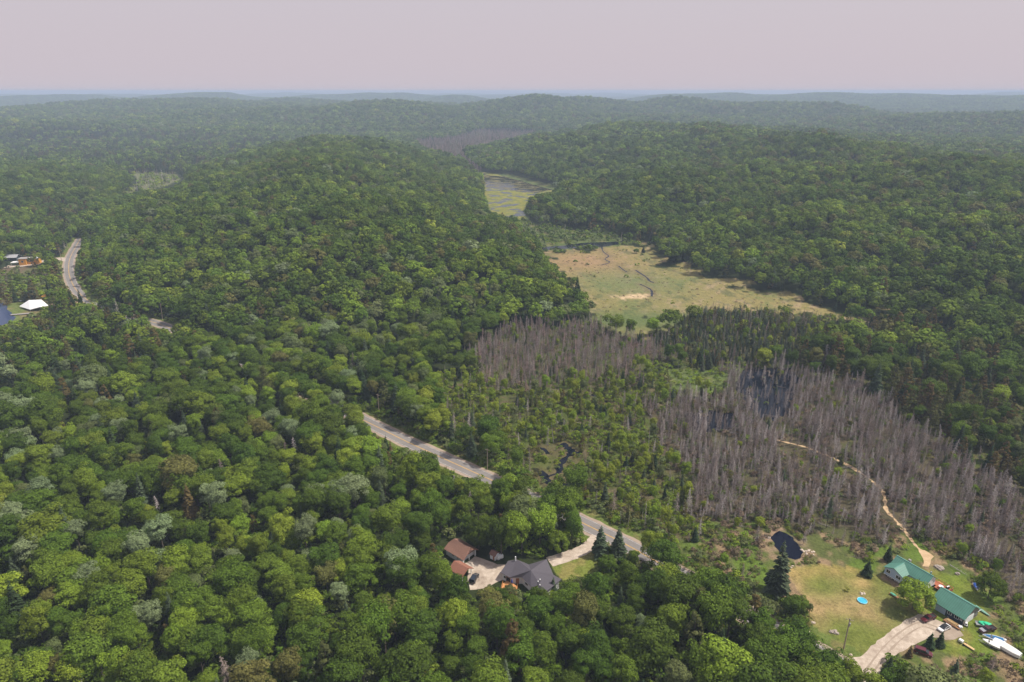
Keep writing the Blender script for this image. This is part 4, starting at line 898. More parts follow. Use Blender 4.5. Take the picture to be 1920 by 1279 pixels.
for kind, stuffname, slabel, scat in (('broadleaf', 'broadleaf_forest', 'unbroken green broadleaf forest covering the hills and the distance', 'forest'),
                                      ('conifer', 'conifer_forest', 'farther dark conifers scattered through the forest and swamp edges', 'forest'),
                                      ('dead', 'dead_forest', 'farther mass of grey bare dead trees in the swamp', 'forest'),
                                      ('shrub', 'undergrowth', 'low tangled bushes covering the swamp floor and verges', 'undergrowth')):
    A = np.vstack(PTS[kind]); print(kind, len(A))
    if kind == 'shrub':
        stuff_object(kind, stuffname, slabel, scat, A); continue
    hh = {'broadleaf': 10, 'conifer': 10, 'dead': 7}[kind]
    px, py, f = project(A[:, 0], A[:, 1], A[:, 2]+hh*A[:, 5])
    vis = (px > 5) & (px < 1915) & (py > 150) & (py < 1262)
    size = np.where(vis, A[:, 5]*np.where(vis, 1, 1)/f, 0)
    NI = 294 if kind != 'broadleaf' else 288
    if kind == 'dead': size = np.where(A[:, 3] == 3, size*.8, size)
    order = np.argsort(-size); ind = order[:NI]; rest = np.setdiff1d(np.arange(len(A)), ind)
    # rows from the bottom of the photo, then left to right
    rows = {}
    for i in ind: rows.setdefault(int((1279-py[i])//42), []).append(i)
    rank = {}
    for rr_, L in rows.items():
        L.sort(key=lambda q: px[q])
        for k, q in enumerate(L): rank[q] = (rr_+1, k+1)
    land = {}
    for i in ind:
        dl = [(math.hypot(px[i]-a, py[i]-b), t, px[i]-a, py[i]-b) for a, b, t in LAND]; d = min(dl)
        land.setdefault((d[1], side_word(d[2], d[3])) if d[0] < 95 else None, []).append((d[0], i))
    label = {}
    pal = {'broadleaf': PAL, 'conifer': PALN, 'dead': PALD}[kind]
    for key, L in land.items():
        L.sort()
        cnt = {}
        for d, i in L:
            nm = pal[int(A[i, 4])][0]+' '+SPNAME[(kind, int(A[i, 3]))]
            if key is None: label[i] = '%s, %s from left in %s row from bottom' % (nm, ordinal(rank[i][1]), ordinal(rank[i][0]))
            else:
                cnt[nm] = cnt.get(nm, 0)+1
                label[i] = '%s %s %s' % (nm, key[1], key[0])+('' if cnt[nm] == 1 and sum(1 for _, q in L if pal[int(A[q, 4])][0]+' '+SPNAME[(kind, int(A[q, 3]))] == nm) == 1 else ', %s closest' % ordinal(cnt[nm]))
    for i in ind:
        x_, y_, z_, spc, cc, s, wd, rot, dist = A[i]
        v = int(RNG.integers(0, 3)); lab = label[i]
        if kind == 'dead':
            o = link('dead_tree', meshes_for(kind, int(spc), 0, v), None, (x_, y_, z_-.05), rot, (s*wd, s*wd, s)); o['tint'] = PALD[int(cc)][1]
            o.rotation_euler = (RNG.normal()*.05, RNG.normal()*.05, rot)
            tag(o, lab, 'dead tree', GROUPS[kind])
        else:
            nm = {('broadleaf', 0): 'broadleaf_tree', ('broadleaf', 1): 'broadleaf_tree', ('conifer', 0): 'spruce_tree', ('conifer', 1): 'cedar_tree'}[(kind, int(spc))]
            t = empty(nm, (x_, y_, z_-.05), rot, lab, 'tree', GROUPS[kind]); t.scale = (s*wd, s*wd, s)
            c = link('crown', meshes_for(kind, int(spc), 0, v), t); c['tint'] = pal[int(cc)][1]
            link('trunk', TRK if kind == 'broadleaf' else TRKC, t)
    stuff_object(kind, stuffname, slabel, scat, A[rest])

# ------------------------------------------------------------------ buildings
M_GREEN = mat('green_metal_roof', (.080, .215, .165), .45, .0, .4, .12, .5, seam=.62)
M_GREEN2 = mat('green_roof_trim', (.12, .30, .25), .5)
M_BLUE = mat('pale_blue_shade_siding', (.42, .52, .68), .7, var=.05, scale=3)  # bluish shade of the house walls put into the colour; also serves the garage door
M_WHITE = mat('white_paint', (.78, .78, .78), .6, var=.04)
M_DSID = mat('dark_slate_siding', (.055, .075, .10), .7, var=.1)
M_TAUPE = mat('taupe_siding', (.27, .235, .21), .8)
M_GLASS = mat('window_glass', (.02, .025, .03), .08, 0, .6, 0)
M_DECK = mat('red_brown_deck', (.36, .115, .055), .7, var=.2, scale=2)
M_DECKO = mat('orange_deck', (.52, .24, .09), .7, var=.2, scale=2)
M_BRN = mat('brown_shingle', (.235, .130, .095), .85, var=.14, scale=2.5)
M_BRN2 = mat('red_brown_shingle', (.27, .120, .080), .85, var=.14, scale=2.5)
M_GREY = mat('charcoal_shingle', (.088, .080, .095), .75, var=.10, scale=2.0)
M_CONC = mat('concrete', (.30, .28, .26), .9)
M_BLACK = mat('black_plastic', (.015, .015, .017), .5); M_TYRE = mat('tyre_rubber', (.02, .02, .02), .9)
M_WOOD = mat('weathered_pole', (.36, .29, .23), .9); M_TIMB = mat('timber', (.34, .17, .08), .8); M_METAL = mat('grey_metal', (.5, .5, .52), .35, .8)
U_ANG = math.atan2(-.862, .507)
def gable_walls(mb, x0, x1, y0, y1, z0, ze, zr, axis='x', inset=.12):
    if axis == 'x':
        ym = (y0+y1)/2
        for x_, o_ in ((x0, 1), (x1, -1)): pass
        p = [(x0, y0), (x1, y0), (x1, y1), (x0, y1)]
        vs = [(a, b, z0) for a, b in p]+[(a, b, ze) for a, b in p]+[(x0, ym, zr-inset), (x1, ym, zr-inset)]
        fs = [(0, 1, 5, 4), (2, 3, 7, 6), (1, 2, 6, 9, 5), (3, 0, 4, 8, 7), (0, 3, 2, 1), (4, 5, 9, 8), (6, 7, 8, 9)]
    else:
        xm = (x0+x1)/2
        p = [(x0, y0), (x1, y0), (x1, y1), (x0, y1)]
        vs = [(a, b, z0) for a, b in p]+[(a, b, ze) for a, b in p]+[(xm, y0, zr-inset), (xm, y1, zr-inset)]
        fs = [(0, 1, 5, 8, 4), (2, 3, 7, 9, 6), (1, 2, 6, 5), (3, 0, 4, 7), (0, 3, 2, 1), (5, 6, 9, 8), (7, 4, 8, 9)]
    return mb.add(vs, fs)
def gable_roof(mb, x0, x1, y0, y1, ze, zr, axis='x', th=.16):
    if axis == 'x':
        ym = (y0+y1)/2; sec = [(y0, ze), (ym, zr), (y1, ze), (y1, ze-th), (ym, zr-th), (y0, ze-th)]
        a = [(x0, p, q) for p, q in sec]; b = [(x1, p, q) for p, q in sec]
    else:
        xm = (x0+x1)/2; sec = [(x0, ze), (xm, zr), (x1, ze), (x1, ze-th), (xm, zr-th), (x0, ze-th)]
        a = [(p, y0, q) for p, q in sec]; b = [(p, y1, q) for p, q in sec]
    n = 6; vs = a+b
    return mb.add(vs, [(i, (i+1) % n, n+(i+1) % n, n+i) for i in range(n)]+[(0, 1, 4, 5), (1, 2, 3, 4), (n, n+5, n+4, n+1), (n+1, n+4, n+3, n+2)])
def window(parent, x, y, z, wd, ht, face, name='window', glass=None):
    """face: '-y', '+y', '+x', '-x' of the local frame; frame child around the pane"""
    t = .05; s = 1 if face[0] == '+' else -1
    def bx_(mb, a0, a1, z0, z1, d0, d1):
        lo, hi = sorted((s*d0, s*d1))
        if face[1] == 'y': mb.box(x+a0, x+a1, y+lo, y+hi, z+z0, z+z1)
        else: mb.box(x+lo, x+hi, y+a0, y+a1, z+z0, z+z1)
    g = MB(); bx_(g, -wd/2, wd/2, -ht/2, ht/2, -.03, .03); o = g.build(name, glass or M_GLASS, parent)
    f = MB(); q = .11
    bx_(f, -wd/2-q, -wd/2, -ht/2-q, ht/2+q, -.03, .07); bx_(f, wd/2, wd/2+q, -ht/2-q, ht/2+q, -.03, .07)
    bx_(f, -wd/2, wd/2, ht/2, ht/2+q, -.03, .068); bx_(f, -wd/2, wd/2, -ht/2-q, -ht/2, -.03, .068); bx_(f, -.03, .03, -ht/2, ht/2, -.02, .06)
    f.build('frame', M_WHITE, o); return o
# --- the green roofed house
O_A = (133.4, 177.5)
hA = empty('green_roofed_house', (*O_A, 0), U_ANG, 'long house with shaded blue walls, green metal roof and front wing beside the sandy path', 'house')
mb = MB(); gable_walls(mb, -11.7, -.35, -2.3, 3.1, .9, 3.35, 5.35); gable_walls(mb, -11.9, -6.1, -5.6, -2.2, .9, 3.5, 4.55, 'y'); mb.build('wall', M_BLUE, hA)  # walls carry the painted-in blue of the side away from the sun
mb = MB(); mb.box(-11.4, -.6, -2.0, 2.9, -.2, .897); mb.box(-11.5, -6.4, -5.0, -2.0, -.2, .897); mb.build('foundation', M_DSID, hA)
mb = MB(); mb.add([(-.33, -2.3, .9), (-.33, 3.1, .9), (-.33, 3.1, 3.33), (-.33, .4, 5.2), (-.33, -2.3, 3.33)], [(0, 1, 2, 3, 4)]); mb.build('sunlit_gable_wall', M_WHITE, hA)  # white sheet over the sunlit end; lit and shaded siding differ by colour
mb = MB(); gable_roof(mb, -12.1, 0, -2.75, 3.55, 3.35, 5.55)
mb.build('roof', M_GREEN, hA)
mb = MB(); gable_roof(mb, -12.3, -5.7, -6.0, 0.2, 3.42, 4.95, 'y'); mb.build('wing_roof', M_GREEN, hA)
mb = MB(); mb.box(-12.1, 0, .25, .55, 5.5, 5.6); mb.box(-9.1, -8.9, -6.0, .2, 4.9, 5.0); mb.build('ridge_cap', M_GREEN2, hA)
mb = MB(); mb.box(-12.0, -5.9, -5.63, -5.66, .85, 1.12); mb.box(-12.1, 0, 3.56, 3.62, 3.1, 3.3); mb.build('trim', M_WHITE, hA)
window(hA, -10.7, -5.62, 2.45, 1.2, 1.1, '-y'); window(hA, -7.3, -5.62, 2.35, 1.5, 1.1, '-y'); window(hA, -3.4, -2.32, 2.2, 1.6, 1.1, '-y'); window(hA, -10.2, -5.02, .45, 1.3, .5, '-y'); window(hA, -7.8, -5.02, .45, 1.3, .5, '-y')
window(hA, -.32, 2.1, 2.6, .5, .7, '+x')
mb = MB(); mb.box(-1.6, -1.2, 1.3, 1.7, 4.2, 5.9); mb.build('vent_pipe', M_METAL, hA)
mb = MB(); mb.box(-9.0, -8.2, 1.6, 2.3, 4.2, 5.5); mb.build('chimney', M_CONC, hA)
dk = MB(); dk.box(-9.0, 2.4, 3.2, 5.6, .75, .92); dk.box(.2, 4.2, 2.0, 5.6, .72, .915)
for a in np.arange(-8.9, 4.2, 2.1): dk.box(a, a+.15, 5.3, 5.45, -.1, .75)
dA = dk.build('deck', M_DECK, hA)
rl = MB()
for a, b, c, d in ((-9, 4.2, 5.5, 5.6), (4.1, 4.2, 2.0, 5.5), (2.4, 4.1, 2.0, 2.08)):
    rl.box(a, b, c, d, 1.75, 1.85)
for a in np.arange(-9, 4.1, .45): rl.box(a, a+.07, 5.52, 5.58, .92, 1.75)
for a in np.arange(2.05, 5.5, .3): rl.box(4.12, 4.18, a, a+.07, .92, 1.75)
for a in np.arange(2.45, 4.1, .3): rl.box(a, a+.07, 2.01, 2.07, .92, 1.75)
rl.build('railing', M_DECK, dA)
mb = MB(); mb.box(-1, .5, 5.7, 6.7, .2, .35); mb.box(-1, .5, 5.62, 6.2, .45, .6); mb.box(-1, .5, 6.7, 7.2, -.05, .15); mb.build('steps', M_DECKO, hA)
def lp(o, lx, ly): # local to world for a placed empty
    a = o.rotation_euler[2]; return (o.location[0]+lx*math.cos(a)-ly*math.sin(a), o.location[1]+lx*math.sin(a)+ly*math.cos(a))
# things on the deck
def patio_set(x, y, z):
    t = empty('patio_table', (x, y, z), .4, 'pale patio table standing on the red brown deck', 'table')
    m_ = MB(); m_.prism([(math.cos(i*.524)*.7, math.sin(i*.524)*.7) for i in range(12)], .70, .74); m_.build('tabletop', M_WHITE, t)
    for i in range(4): a = i*1.571+.78; g = MB(); g.tube((math.cos(a)*.45, math.sin(a)*.45, .0), (math.cos(a)*.45, math.sin(a)*.45, .7), .03); g.build('leg', M_METAL, t)
patio_set(*lp(hA, 1.6, 3.2), .92)
g = empty('grill', (*lp(hA, 2.9, 4.6), .92), .3, 'dark covered grill in the outer corner of the red brown deck', 'grill')
m_ = MB(); m_.box(-.5, .5, -.3, .3, .1, .8); m_.build('cabinet', M_BLACK, g); m_ = MB(); m_.loft([[(x_, math.cos(a)*.3, .8+math.sin(a)*.3) for a in np.linspace(0, math.pi, 7)] for x_ in (-.5, .5)]); m_.build('lid', M_METAL, g)
# --- garage
gA = empty('green_roofed_garage', (*O_A, 0), U_ANG, 'detached garage with plain green roof, dark front and white door beside the cars', 'garage')
mb = MB(); gable_walls(mb, 4.4, 13.7, -6.8, 1.4, 0, 2.75, 5.45); mb.build('wall', M_TAUPE, gA)
mb = MB(); mb.box(8.6, 13.72, -6.86, -6.803, 0, 2.7); mb.box(4.38, 5.0, -6.86, -6.803, 0, 2.7); mb.build('dark_front_wall', M_DSID, gA)
mb = MB(); mb.box(5.05, 8.55, -6.88, -6.803, .08, 2.6)
for k in range(1, 4): mb.box(5.05, 8.55, -6.9, -6.87, .08+k*.63-.015, .08+k*.63+.015)
mb.build('blue_panel_door', M_BLUE, gA)
mb = MB(); mb.box(13.703, 13.78, -5.6, -1.2, .05, 2.35)
for k in range(1, 4): mb.box(13.77, 13.80, -5.6, -1.2, .05+k*.575-.012, .05+k*.575+.012)
mb.build('white_overhead_door', M_WHITE, gA)
mb = MB(); gable_roof(mb, 4.0, 14.2, -7.4, 2.0, 2.72, 5.65, th=.18); mb.build('roof', M_GREEN, gA)
mb = MB(); mb.box(4.0, 14.2, -2.85, -2.55, 5.6, 5.7); mb.build('ridge_cap', M_GREEN2, gA)
window(gA, 9.7, -6.86, 1.75, 1.0, .9, '-y'); window(gA, 11.7, -6.86, 1.75, 1.0, .9, '-y'); window(gA, 13.0, -6.86, 1.8, .4, .4, '-y')
window(gA, 13.70, .4, 1.6, .7, .7, '+x')
mb = MB(); mb.box(14.2, 14.26, -7.4, -7.1, 2.6, 2.9); mb.box(14.14, 14.24, .0, 2.0, 2.55, 2.66); mb.build('trim', M_WHITE, gA)

# --- brown roofed garage on the gravel court
ANG_B = math.atan2(-.66, .75)
gB = empty('brown_roofed_garage', (*W(*Z8(380, 468)), 0), ANG_B, 'white garage with brown clipped gable roof and open timber gable by the gravel court', 'garage')
# local: x towards the open gable, y away from the viewer, origin at the near right wall corner
LB, DB = 8.0, 6.4
mb = MB(); mb.box(-LB, -1.2, .0, .18, 0, 2.6); mb.box(-LB, -LB+.18, .18, DB, 0, 2.6); mb.box(-LB, 0, DB-.18, DB, 0, 2.6); mb.box(-1.2, -1.02, .0, DB-.18, 0, 2.6)
mb.build('wall', M_WHITE, gB)
mb = MB(); mb.box(-1.0, 0.0, 0, .18, 0, 2.6); mb.box(-.2, 0, .4, .7, 0, 2.6); mb.box(-.2, 0, DB-.5, DB-.2, 0, 2.6); mb.box(-.2, 0, DB/2-.12, DB/2+.12, 0, 2.4); mb.build('post', M_WHITE, gB)
mb = MB(); mb.add([(-.9, .0, 2.62), (-.9, DB, 2.62), (-.9, DB/2, 4.9)], [(0, 1, 2)]); mb.box(-.2, -.05, -.2, DB+.2, 2.45, 2.65)
for k in range(5): mb.box(-.16, -.08, .7+k*1.2, .8+k*1.2, 2.65, 3.2+(.9-abs(k-2)*.4))
mb.build('timber_gable', M_TIMB, gB)
rv = [(-LB-.5, -.6, 2.45), (1.0, -.6, 2.45), (1.0, DB+.6, 2.45), (-LB-.5, DB+.6, 2.45), (-LB+1.1, DB/2, 5.05), (.2, DB/2, 5.05)]
cl = [(-LB-.5, DB/2-1.4, 3.85), (-LB-.5, DB/2+1.4, 3.85), (1.0, DB/2-.9, 4.25), (1.0, DB/2+.9, 4.25)]
vs = rv+cl; mb = MB(); mb.add(vs, [(0, 1, 8, 5, 4, 6), (2, 3, 7, 4, 5, 9), (6, 4, 7), (8, 9, 5)]); rf = mb.build('roof', M_BRN, gB)
sol = rf.modifiers.new('thick', 'SOLIDIFY'); sol.thickness = .16; sol.offset = -1
window(gB, -4.6, 0, 1.5, .9, .7, '-y'); window(gB, -2.4, 0, 1.5, .9, .7, '-y')
# --- red brown carport
cB = empty('carport', (*W(*Z8(372, 715)), 0), ANG_B+.05, 'small open carport with red brown roof below the brown garage', 'carport')
mb = MB(); mb.box(-5.2, -.6, 0, .15, 0, 2.2); mb.box(-5.2, -5.05, .15, 4.6, 0, 2.2); mb.build('wall', M_WHITE, cB)
for q in ((0, .1), (0, 4.4), (-3, 4.4)): mb = MB(); mb.box(q[0]-.1, q[0]+.1, q[1]-.1, q[1]+.1, 0, 2.25); mb.build('post', M_WHITE, cB)
mb = MB(); gable_roof(mb, -5.6, .7, -.5, 5.1, 2.2, 3.9); mb.build('roof', M_BRN2, cB)
mb = MB(); mb.add([(-.2, 0, 2.3), (-.2, 4.6, 2.3), (-.2, 2.3, 3.6)], [(0, 1, 2)]); mb.build('timber_gable', M_TIMB, cB)
# --- little white shed
sB = empty('small_shed', (*W(*Z8(865, 415)), 0), R(-38), 'tiny white shed with brown roof at the back of the gravel court', 'shed')
mb = MB(); gable_walls(mb, -2.2, 0, 0, 2.2, 0, 2.0, 2.7, 'x'); mb.build('wall', M_WHITE, sB)
mb = MB(); mb.box(-.9, -.2, -.04, .0, 0, 1.8); mb.build('door', M_TIMB, sB)
mb = MB(); gable_roof(mb, -2.45, .25, -.3, 2.5, 1.98, 2.85); mb.build('roof', M_BRN, sB)
wt = empty('white_box_trailer', (*W(*Z8(905, 400)), 0), R(35), 'small white box beside the tiny shed on the court edge', 'box')
mb = MB(); mb.box(-.2, 2.0, -.6, .6, .35, 1.55); mb.build('body', M_WHITE, wt)
for s in (-1, 1): mb = MB(); mb.tube((.9, s*.62, .3), (.9, s*.78, .3), .3, n=12); mb.build('wheel', M_TYRE, wt)
# --- dark grey roofed house (three wings meeting at one peak)
def WZ(zx, zy, z): return Vector((*W(*Z8(zx, zy), z), z))
g_pts = {'A': (945, 588, 2.9), 'B': (1062, 412, 4.3), 'C': (1192, 392, 4.9), 'D': (1372, 468, 3.4), 'E': (1638, 386, 4.6), 'F': (1742, 622, 3.0), 'G': (1085, 662, 2.9), 'H': (1262, 664, 2.9),
         'J': (1400, 795, 2.9), 'K': (1622, 886, 2.9), 'I': (1862, 690, 3.6), 'O': (1402, 556, 5.3), 'B2': (1130, 400, 3.2)}
gp = {k: WZ(*v) for k, v in g_pts.items()}
oh = gp['O'].copy(); oh.z = 0
hB = empty('dark_roofed_house', oh, 0, 'white bungalow under a sprawling dark grey roof with three peaks', 'house')
ks = list(gp); vs = [gp[k]-oh for k in ks]; ix = {k: i for i, k in enumerate(ks)}
fs = [('A', 'G', 'O', 'C', 'B'), ('C', 'O', 'D'), ('D', 'O', 'E'), ('G', 'H', 'O'), ('H', 'J', 'O'), ('J', 'K', 'I', 'O'), ('E', 'O', 'F'), ('O', 'I', 'F')]
mb = MB(); mb.add(vs, []); 
for f in fs: mb.f.append(tuple(ix[k] for k in f))
me = bpy.data.meshes.new('roof'); me.from_pydata(mb.v, [], mb.f); bm = bmesh.new(); bm.from_mesh(me); bmesh.ops.triangulate(bm, faces=bm.faces)
for f in bm.faces:
    if f.normal.z < 0: f.normal_flip()
bmesh.ops.delete(bm, geom=[v for v in bm.verts if not v.link_faces], context='VERTS'); bm.to_mesh(me); bm.free(); me.materials.append(M_GREY)
rf = link('roof', me, hB); sol = rf.modifiers.new('thick', 'SOLIDIFY'); sol.thickness = .18; sol.offset = -1
out_ = ['A', 'G', 'H', 'J', 'K', 'I', 'F', 'E', 'D', 'C', 'B']; P2 = [Vector(((gp[k]-oh).x, (gp[k]-oh).y)) for k in out_]
if sum(P2[i].x*P2[(i+1) % len(P2)].y-P2[(i+1) % len(P2)].x*P2[i].y for i in range(len(P2))) < 0: P2.reverse(); out_.reverse()
ins = []
for i in range(len(P2)):
    a, b, c = P2[i-1], P2[i], P2[(i+1) % len(P2)]; n1 = Vector((-(b-a).y, (b-a).x)).normalized(); n2 = Vector((-(c-b).y, (c-b).x)).normalized(); m_ = (n1+n2); m_ = m_/max(m_.dot(n1), .5)*.55; ins.append(b+m_)
mb = MB(); mb.prism([(p.x, p.y) for p in ins], 0, 2.72); mb.build('wall', M_WHITE, hB)
# windows and doors on the front walls
def wall_window(a, b, t, z, wd, ht, m_=None, nm='window'):
    i, j = out_.index(a), out_.index(b); p, q = ins[i], ins[j]; c = p.lerp(q, t); d = (q-p).normalized(); nn = Vector((d.y, -d.x))
    if (c+nn).length < c.length-0: pass
    cen = sum(ins, Vector((0, 0)))/len(ins)
    if (c+nn*.1-cen).length < (c-cen).length: nn = -nn
    Mx = Matrix(((d.x, nn.x, 0, c.x), (d.y, nn.y, 0, c.y), (0, 0, 1, z), (0, 0, 0, 1)))
    w_ = MB(); w_.box(-wd/2, wd/2, -.03, .04, -ht/2, ht/2, Mx); o = w_.build(nm, m_ or M_GLASS, hB)
    f = MB(); f.box(-wd/2-.1, -wd/2, -.03, .07, -ht/2-.1, ht/2+.1, Mx); f.box(wd/2, wd/2+.1, -.03, .07, -ht/2-.1, ht/2+.1, Mx); f.box(-wd/2, wd/2, -.03, .068, ht/2, ht/2+.1, Mx); f.build('frame', M_TIMB if nm == 'door' else M_WHITE, o)
wall_window('A', 'G', .3, 1.5, .9, .9); wall_window('A', 'G', .75, 1.05, 1.6, 2.0, None, 'door'); wall_window('G', 'H', .6, 1.05, .9, 2.0, M_TIMB, 'door'); wall_window('H', 'J', .45, 1.55, 1.4, .8); wall_window('J', 'K', .3, 1.5, 1.2, .8); wall_window('J', 'K', .7, 1.5, 1.2, .8)
wall_window('K', 'I', .5, 1.5, 1.2, .9); wall_window('F', 'E', .5, 1.4, 1.4, 1.0)
for zx, zy, hh_ in ((1510, 726, 1.1), (1540, 690, .9), (1538, 770, .8)):
    p = WZ(zx, zy+28, 4.3)-oh; mb = MB(); mb.tube((p.x, p.y, p.z-.8), (p.x, p.y, p.z+hh_*.6), .09, n=8); vp = mb.build('vent_pipe', M_BLACK, hB)
    mb = MB(); mb.tube((p.x, p.y, p.z+hh_*.6), (p.x, p.y, p.z+hh_*.6+.28), .2, .16, 8); mb.build('vent_cap', M_WHITE, vp)
p = WZ(1500, 835, 3.3)-oh; mb = MB(); mb.tube((p.x, p.y, p.z-.6), (p.x, p.y, p.z+.3), .05); dsh = mb.build('dish_mast', M_METAL, hB)
mb = MB(); mb.loft([[(p.x+math.cos(a)*r_, p.y-.1-dd, p.z+.5+math.sin(a)*r_) for a in np.linspace(0, 2*math.pi, 13)[:-1]] for r_, dd in ((.12, 0), (.32, .06), (.42, .16))]); mb.build('dish', M_WHITE, dsh)
p = WZ(1172, 392, 5.2)-oh; mb = MB(); mb.tube((p.x, p.y, p.z-.8), (p.x, p.y, p.z+1.1), .22, .2, 8); mb.build('chimney', M_WHITE, hB)
# deck of that house
dp = [W(*Z8(zx, zy), .5) for zx, zy in ((985, 745), (1080, 700), (1200, 800), (1195, 905), (1110, 925), (955, 850))]
dB = empty('timber_deck', (dp[0][0], dp[0][1], 0), 0, 'orange timber deck with railing in front of the dark roofed house', 'deck')
q = [(a-dp[0][0], b-dp[0][1]) for a, b in dp]; mb = MB(); mb.prism(q, .1, .5); mb.build('floor', M_DECKO, dB)
mb = MB()
for i in (2, 3, 4, 5):
    a = Vector((*q[i], 0)); b = Vector((*q[(i+1) % 6], 0)); mb.tube(a+Vector((0, 0, 1.45)), b+Vector((0, 0, 1.45)), .05, n=4)
    for k in range(9): c = a.lerp(b, k/9); mb.tube(c+Vector((0, 0, .5)), c+Vector((0, 0, 1.45)), .035, n=4)
mb.build('railing', M_DECKO, dB)
um = empty('patio_umbrella', (*W(*Z8(1118, 770), .5), .5), 0, 'folded blue patio umbrella on the orange timber deck', 'umbrella')
mb = MB(); mb.tube((0, 0, 0), (0, 0, 2.2), .03); mb.build('pole', M_METAL, um); mb = MB(); mb.loft([[(math.cos(a)*r_*(1+.25*(k % 2)), math.sin(a)*r_*(1+.25*(k % 2)), z_) for k, a in enumerate(np.linspace(0, 2*math.pi, 13)[:-1])] for r_, z_ in ((.30, .9), (.26, 1.5), (.05, 2.3))]); mb.build('canopy', mat('blue_cloth', (.04, .08, .35), .8), um)

# --- vehicles
def section(x, hw, z0, z1, top=.86, n=0):
    zm = z0+(z1-z0)*.55
    return [(x, -hw*.92, z0), (x, -hw, zm), (x, -hw*top, z1), (x, hw*top, z1), (x, hw, zm), (x, hw*.92, z0)]
def paint_mat(name, col, metal=.2): return mat(name, col, .28, metal, .5, .03, .8, coat=.6)
def vehicle(name, px, py, ang, label, cat, paint, style, z=0.0, sc=1.0, glassroof=False, load=None):
    x, y = W(px, py); t = empty(name, (x, y, .06), ang, label, cat); t.scale = (sc, sc, sc)
    L = {'sedan': 4.7, 'suv': 4.7, 'pickup': 5.6, 'van': 4.9}[style]; hw = .92; h = L/2; body = MB()
    if style == 'sedan':
        prof = [(-h, .35, .72), (-h+.15, .28, .92), (-h+.9, .25, 1.0), (-.6, .25, .95), (.9, .25, .93), (h-.5, .25, .80), (h-.08, .3, .66), (h, .38, .55)]; cab = [(-h+.55, .9, .98), (-h+1.25, .72, 1.38), (-.2, .70, 1.45), (.35, .70, 1.40), (1.35, .84, .94)]
    elif style == 'suv':
        prof = [(-h, .40, .95), (-h+.1, .32, 1.10), (-h+.9, .3, 1.12), (.9, .3, 1.08), (h-.45, .3, .98), (h-.05, .35, .80), (h, .42, .62)]; cab = [(-h+.08, .80, 1.08), (-h+.35, .74, 1.62), (0, .74, 1.72), (.45, .73, 1.66), (1.35, .84, 1.06)]
    elif style == 'van':
        prof = [(-h, .4, 1.0), (-h+.1, .3, 1.1), (1.2, .3, 1.05), (h-.3, .3, .95), (h, .4, .7)]; cab = [(-h+.05, .84, 1.08), (-h+.25, .78, 1.7), (.4, .78, 1.75), (1.7, .86, 1.03)]
    else:
        prof = [(-h, .5, 1.0), (-h+.05, .45, 1.08), (-.3, .42, 1.08), (1.0, .42, 1.12), (h-.4, .42, 1.04), (h-.03, .45, .9), (h, .5, .7)]; cab = [(-.75, .82, 1.06), (-.55, .76, 1.72), (.55, .75, 1.76), (.75, .74, 1.72), (1.35, .84, 1.10)]
    body.loft([section(a, hw*(.88 if abs(a) > h-.1 else 1), b, c) for a, b, c in prof]); bo = body.build('body', paint, t, smooth=False)
    bv = bo.modifiers.new('soft', 'BEVEL'); bv.width = .05; bv.segments = 2
    zb = cab[0][2]; secs = []
    for a, wq, zt in cab: secs.append([(a, -.86, zb-.12), (a, -wq, zt), (a, wq, zt), (a, .86, zb-.12)])
    gl = MB(); gl.loft(secs); g_ = gl.build('windows', M_GLASS, t)
    rf_ = MB(); r0, r1 = cab[1], cab[3] if len(cab) > 4 else cab[2]
    rf_.box(r0[0]-.02, r1[0]+.05, -.70, .70, max(r0[2], r1[2])-.02, max(r0[2], r1[2], cab[2][2])+.025)
    rf_.build('roof', M_BLACK if glassroof else paint, t)
    pl = MB()
    for s in (-1, 1):
        for (a, wq, zt), (b, wr, zu) in zip(cab[:-1], cab[1:]): pl.tube((a, s*(wq+.015), zt), (b, s*(wr+.015), zu), .04, n=4)
        for a in (r0[0]+.1, (r0[0]+r1[0])/2, r1[0]): pl.tube((a, s*.88, zb-.1), (a, s*.76, max(r0[2], r1[2])), .035, n=4)
    pl.build('pillars', paint, t)
    if style == 'pickup':
        bd = MB(); bd.box(-h+.12, -.85, -.72, .72, 1.082, 1.10); bd.build('bed', M_BLACK, t)
        rr_ = MB(); rr_.box(-h+.03, -.8, -.86, -.76, 1.06, 1.25); rr_.box(-h+.03, -.8, .76, .86, 1.06, 1.25); rr_.box(-h+.02, -h+.12, -.76, .76, 1.06, 1.25); rr_.build('bed_rail', paint, t)
    for s in (-1, 1):
        for a in (-h+.95, h-.95):
            wm = MB(); wm.tube((a, s*(hw-.2), .34), (a, s*(hw+.015), .34), .34, n=16); w_ = wm.build('wheel', M_TYRE, t)
            rm = MB(); rm.tube((a, s*(hw+.016), .34), (a, s*(hw+.03), .34), .2, .17, 10); rm.build('rim', M_METAL, w_)
        hl = MB(); hl.box(h-.16, h+.01, s*.62-.17, s*.62+.17, .62, .74); hl.build('headlight', M_METAL, t)
        tl = MB(); tl.box(-h-.01, -h+.12, s*.68-.12, s*.68+.12, .72, .9); tl.build('tail_light', mat('red_lens', (.4, .02, .02), .3), t)
        mi = MB(); mi.box(.95, 1.15, s*.93-.06, s*.93+.1, .98, 1.12) if style != 'pickup' else mi.box(1.0, 1.2, s*.95-.06, s*.95+.12, 1.1, 1.28); mi.build('mirror', paint, t)
    return t
def wang(a, b): p, q = W(*a), W(*b); return math.atan2(q[1]-p[1], q[0]-p[0])
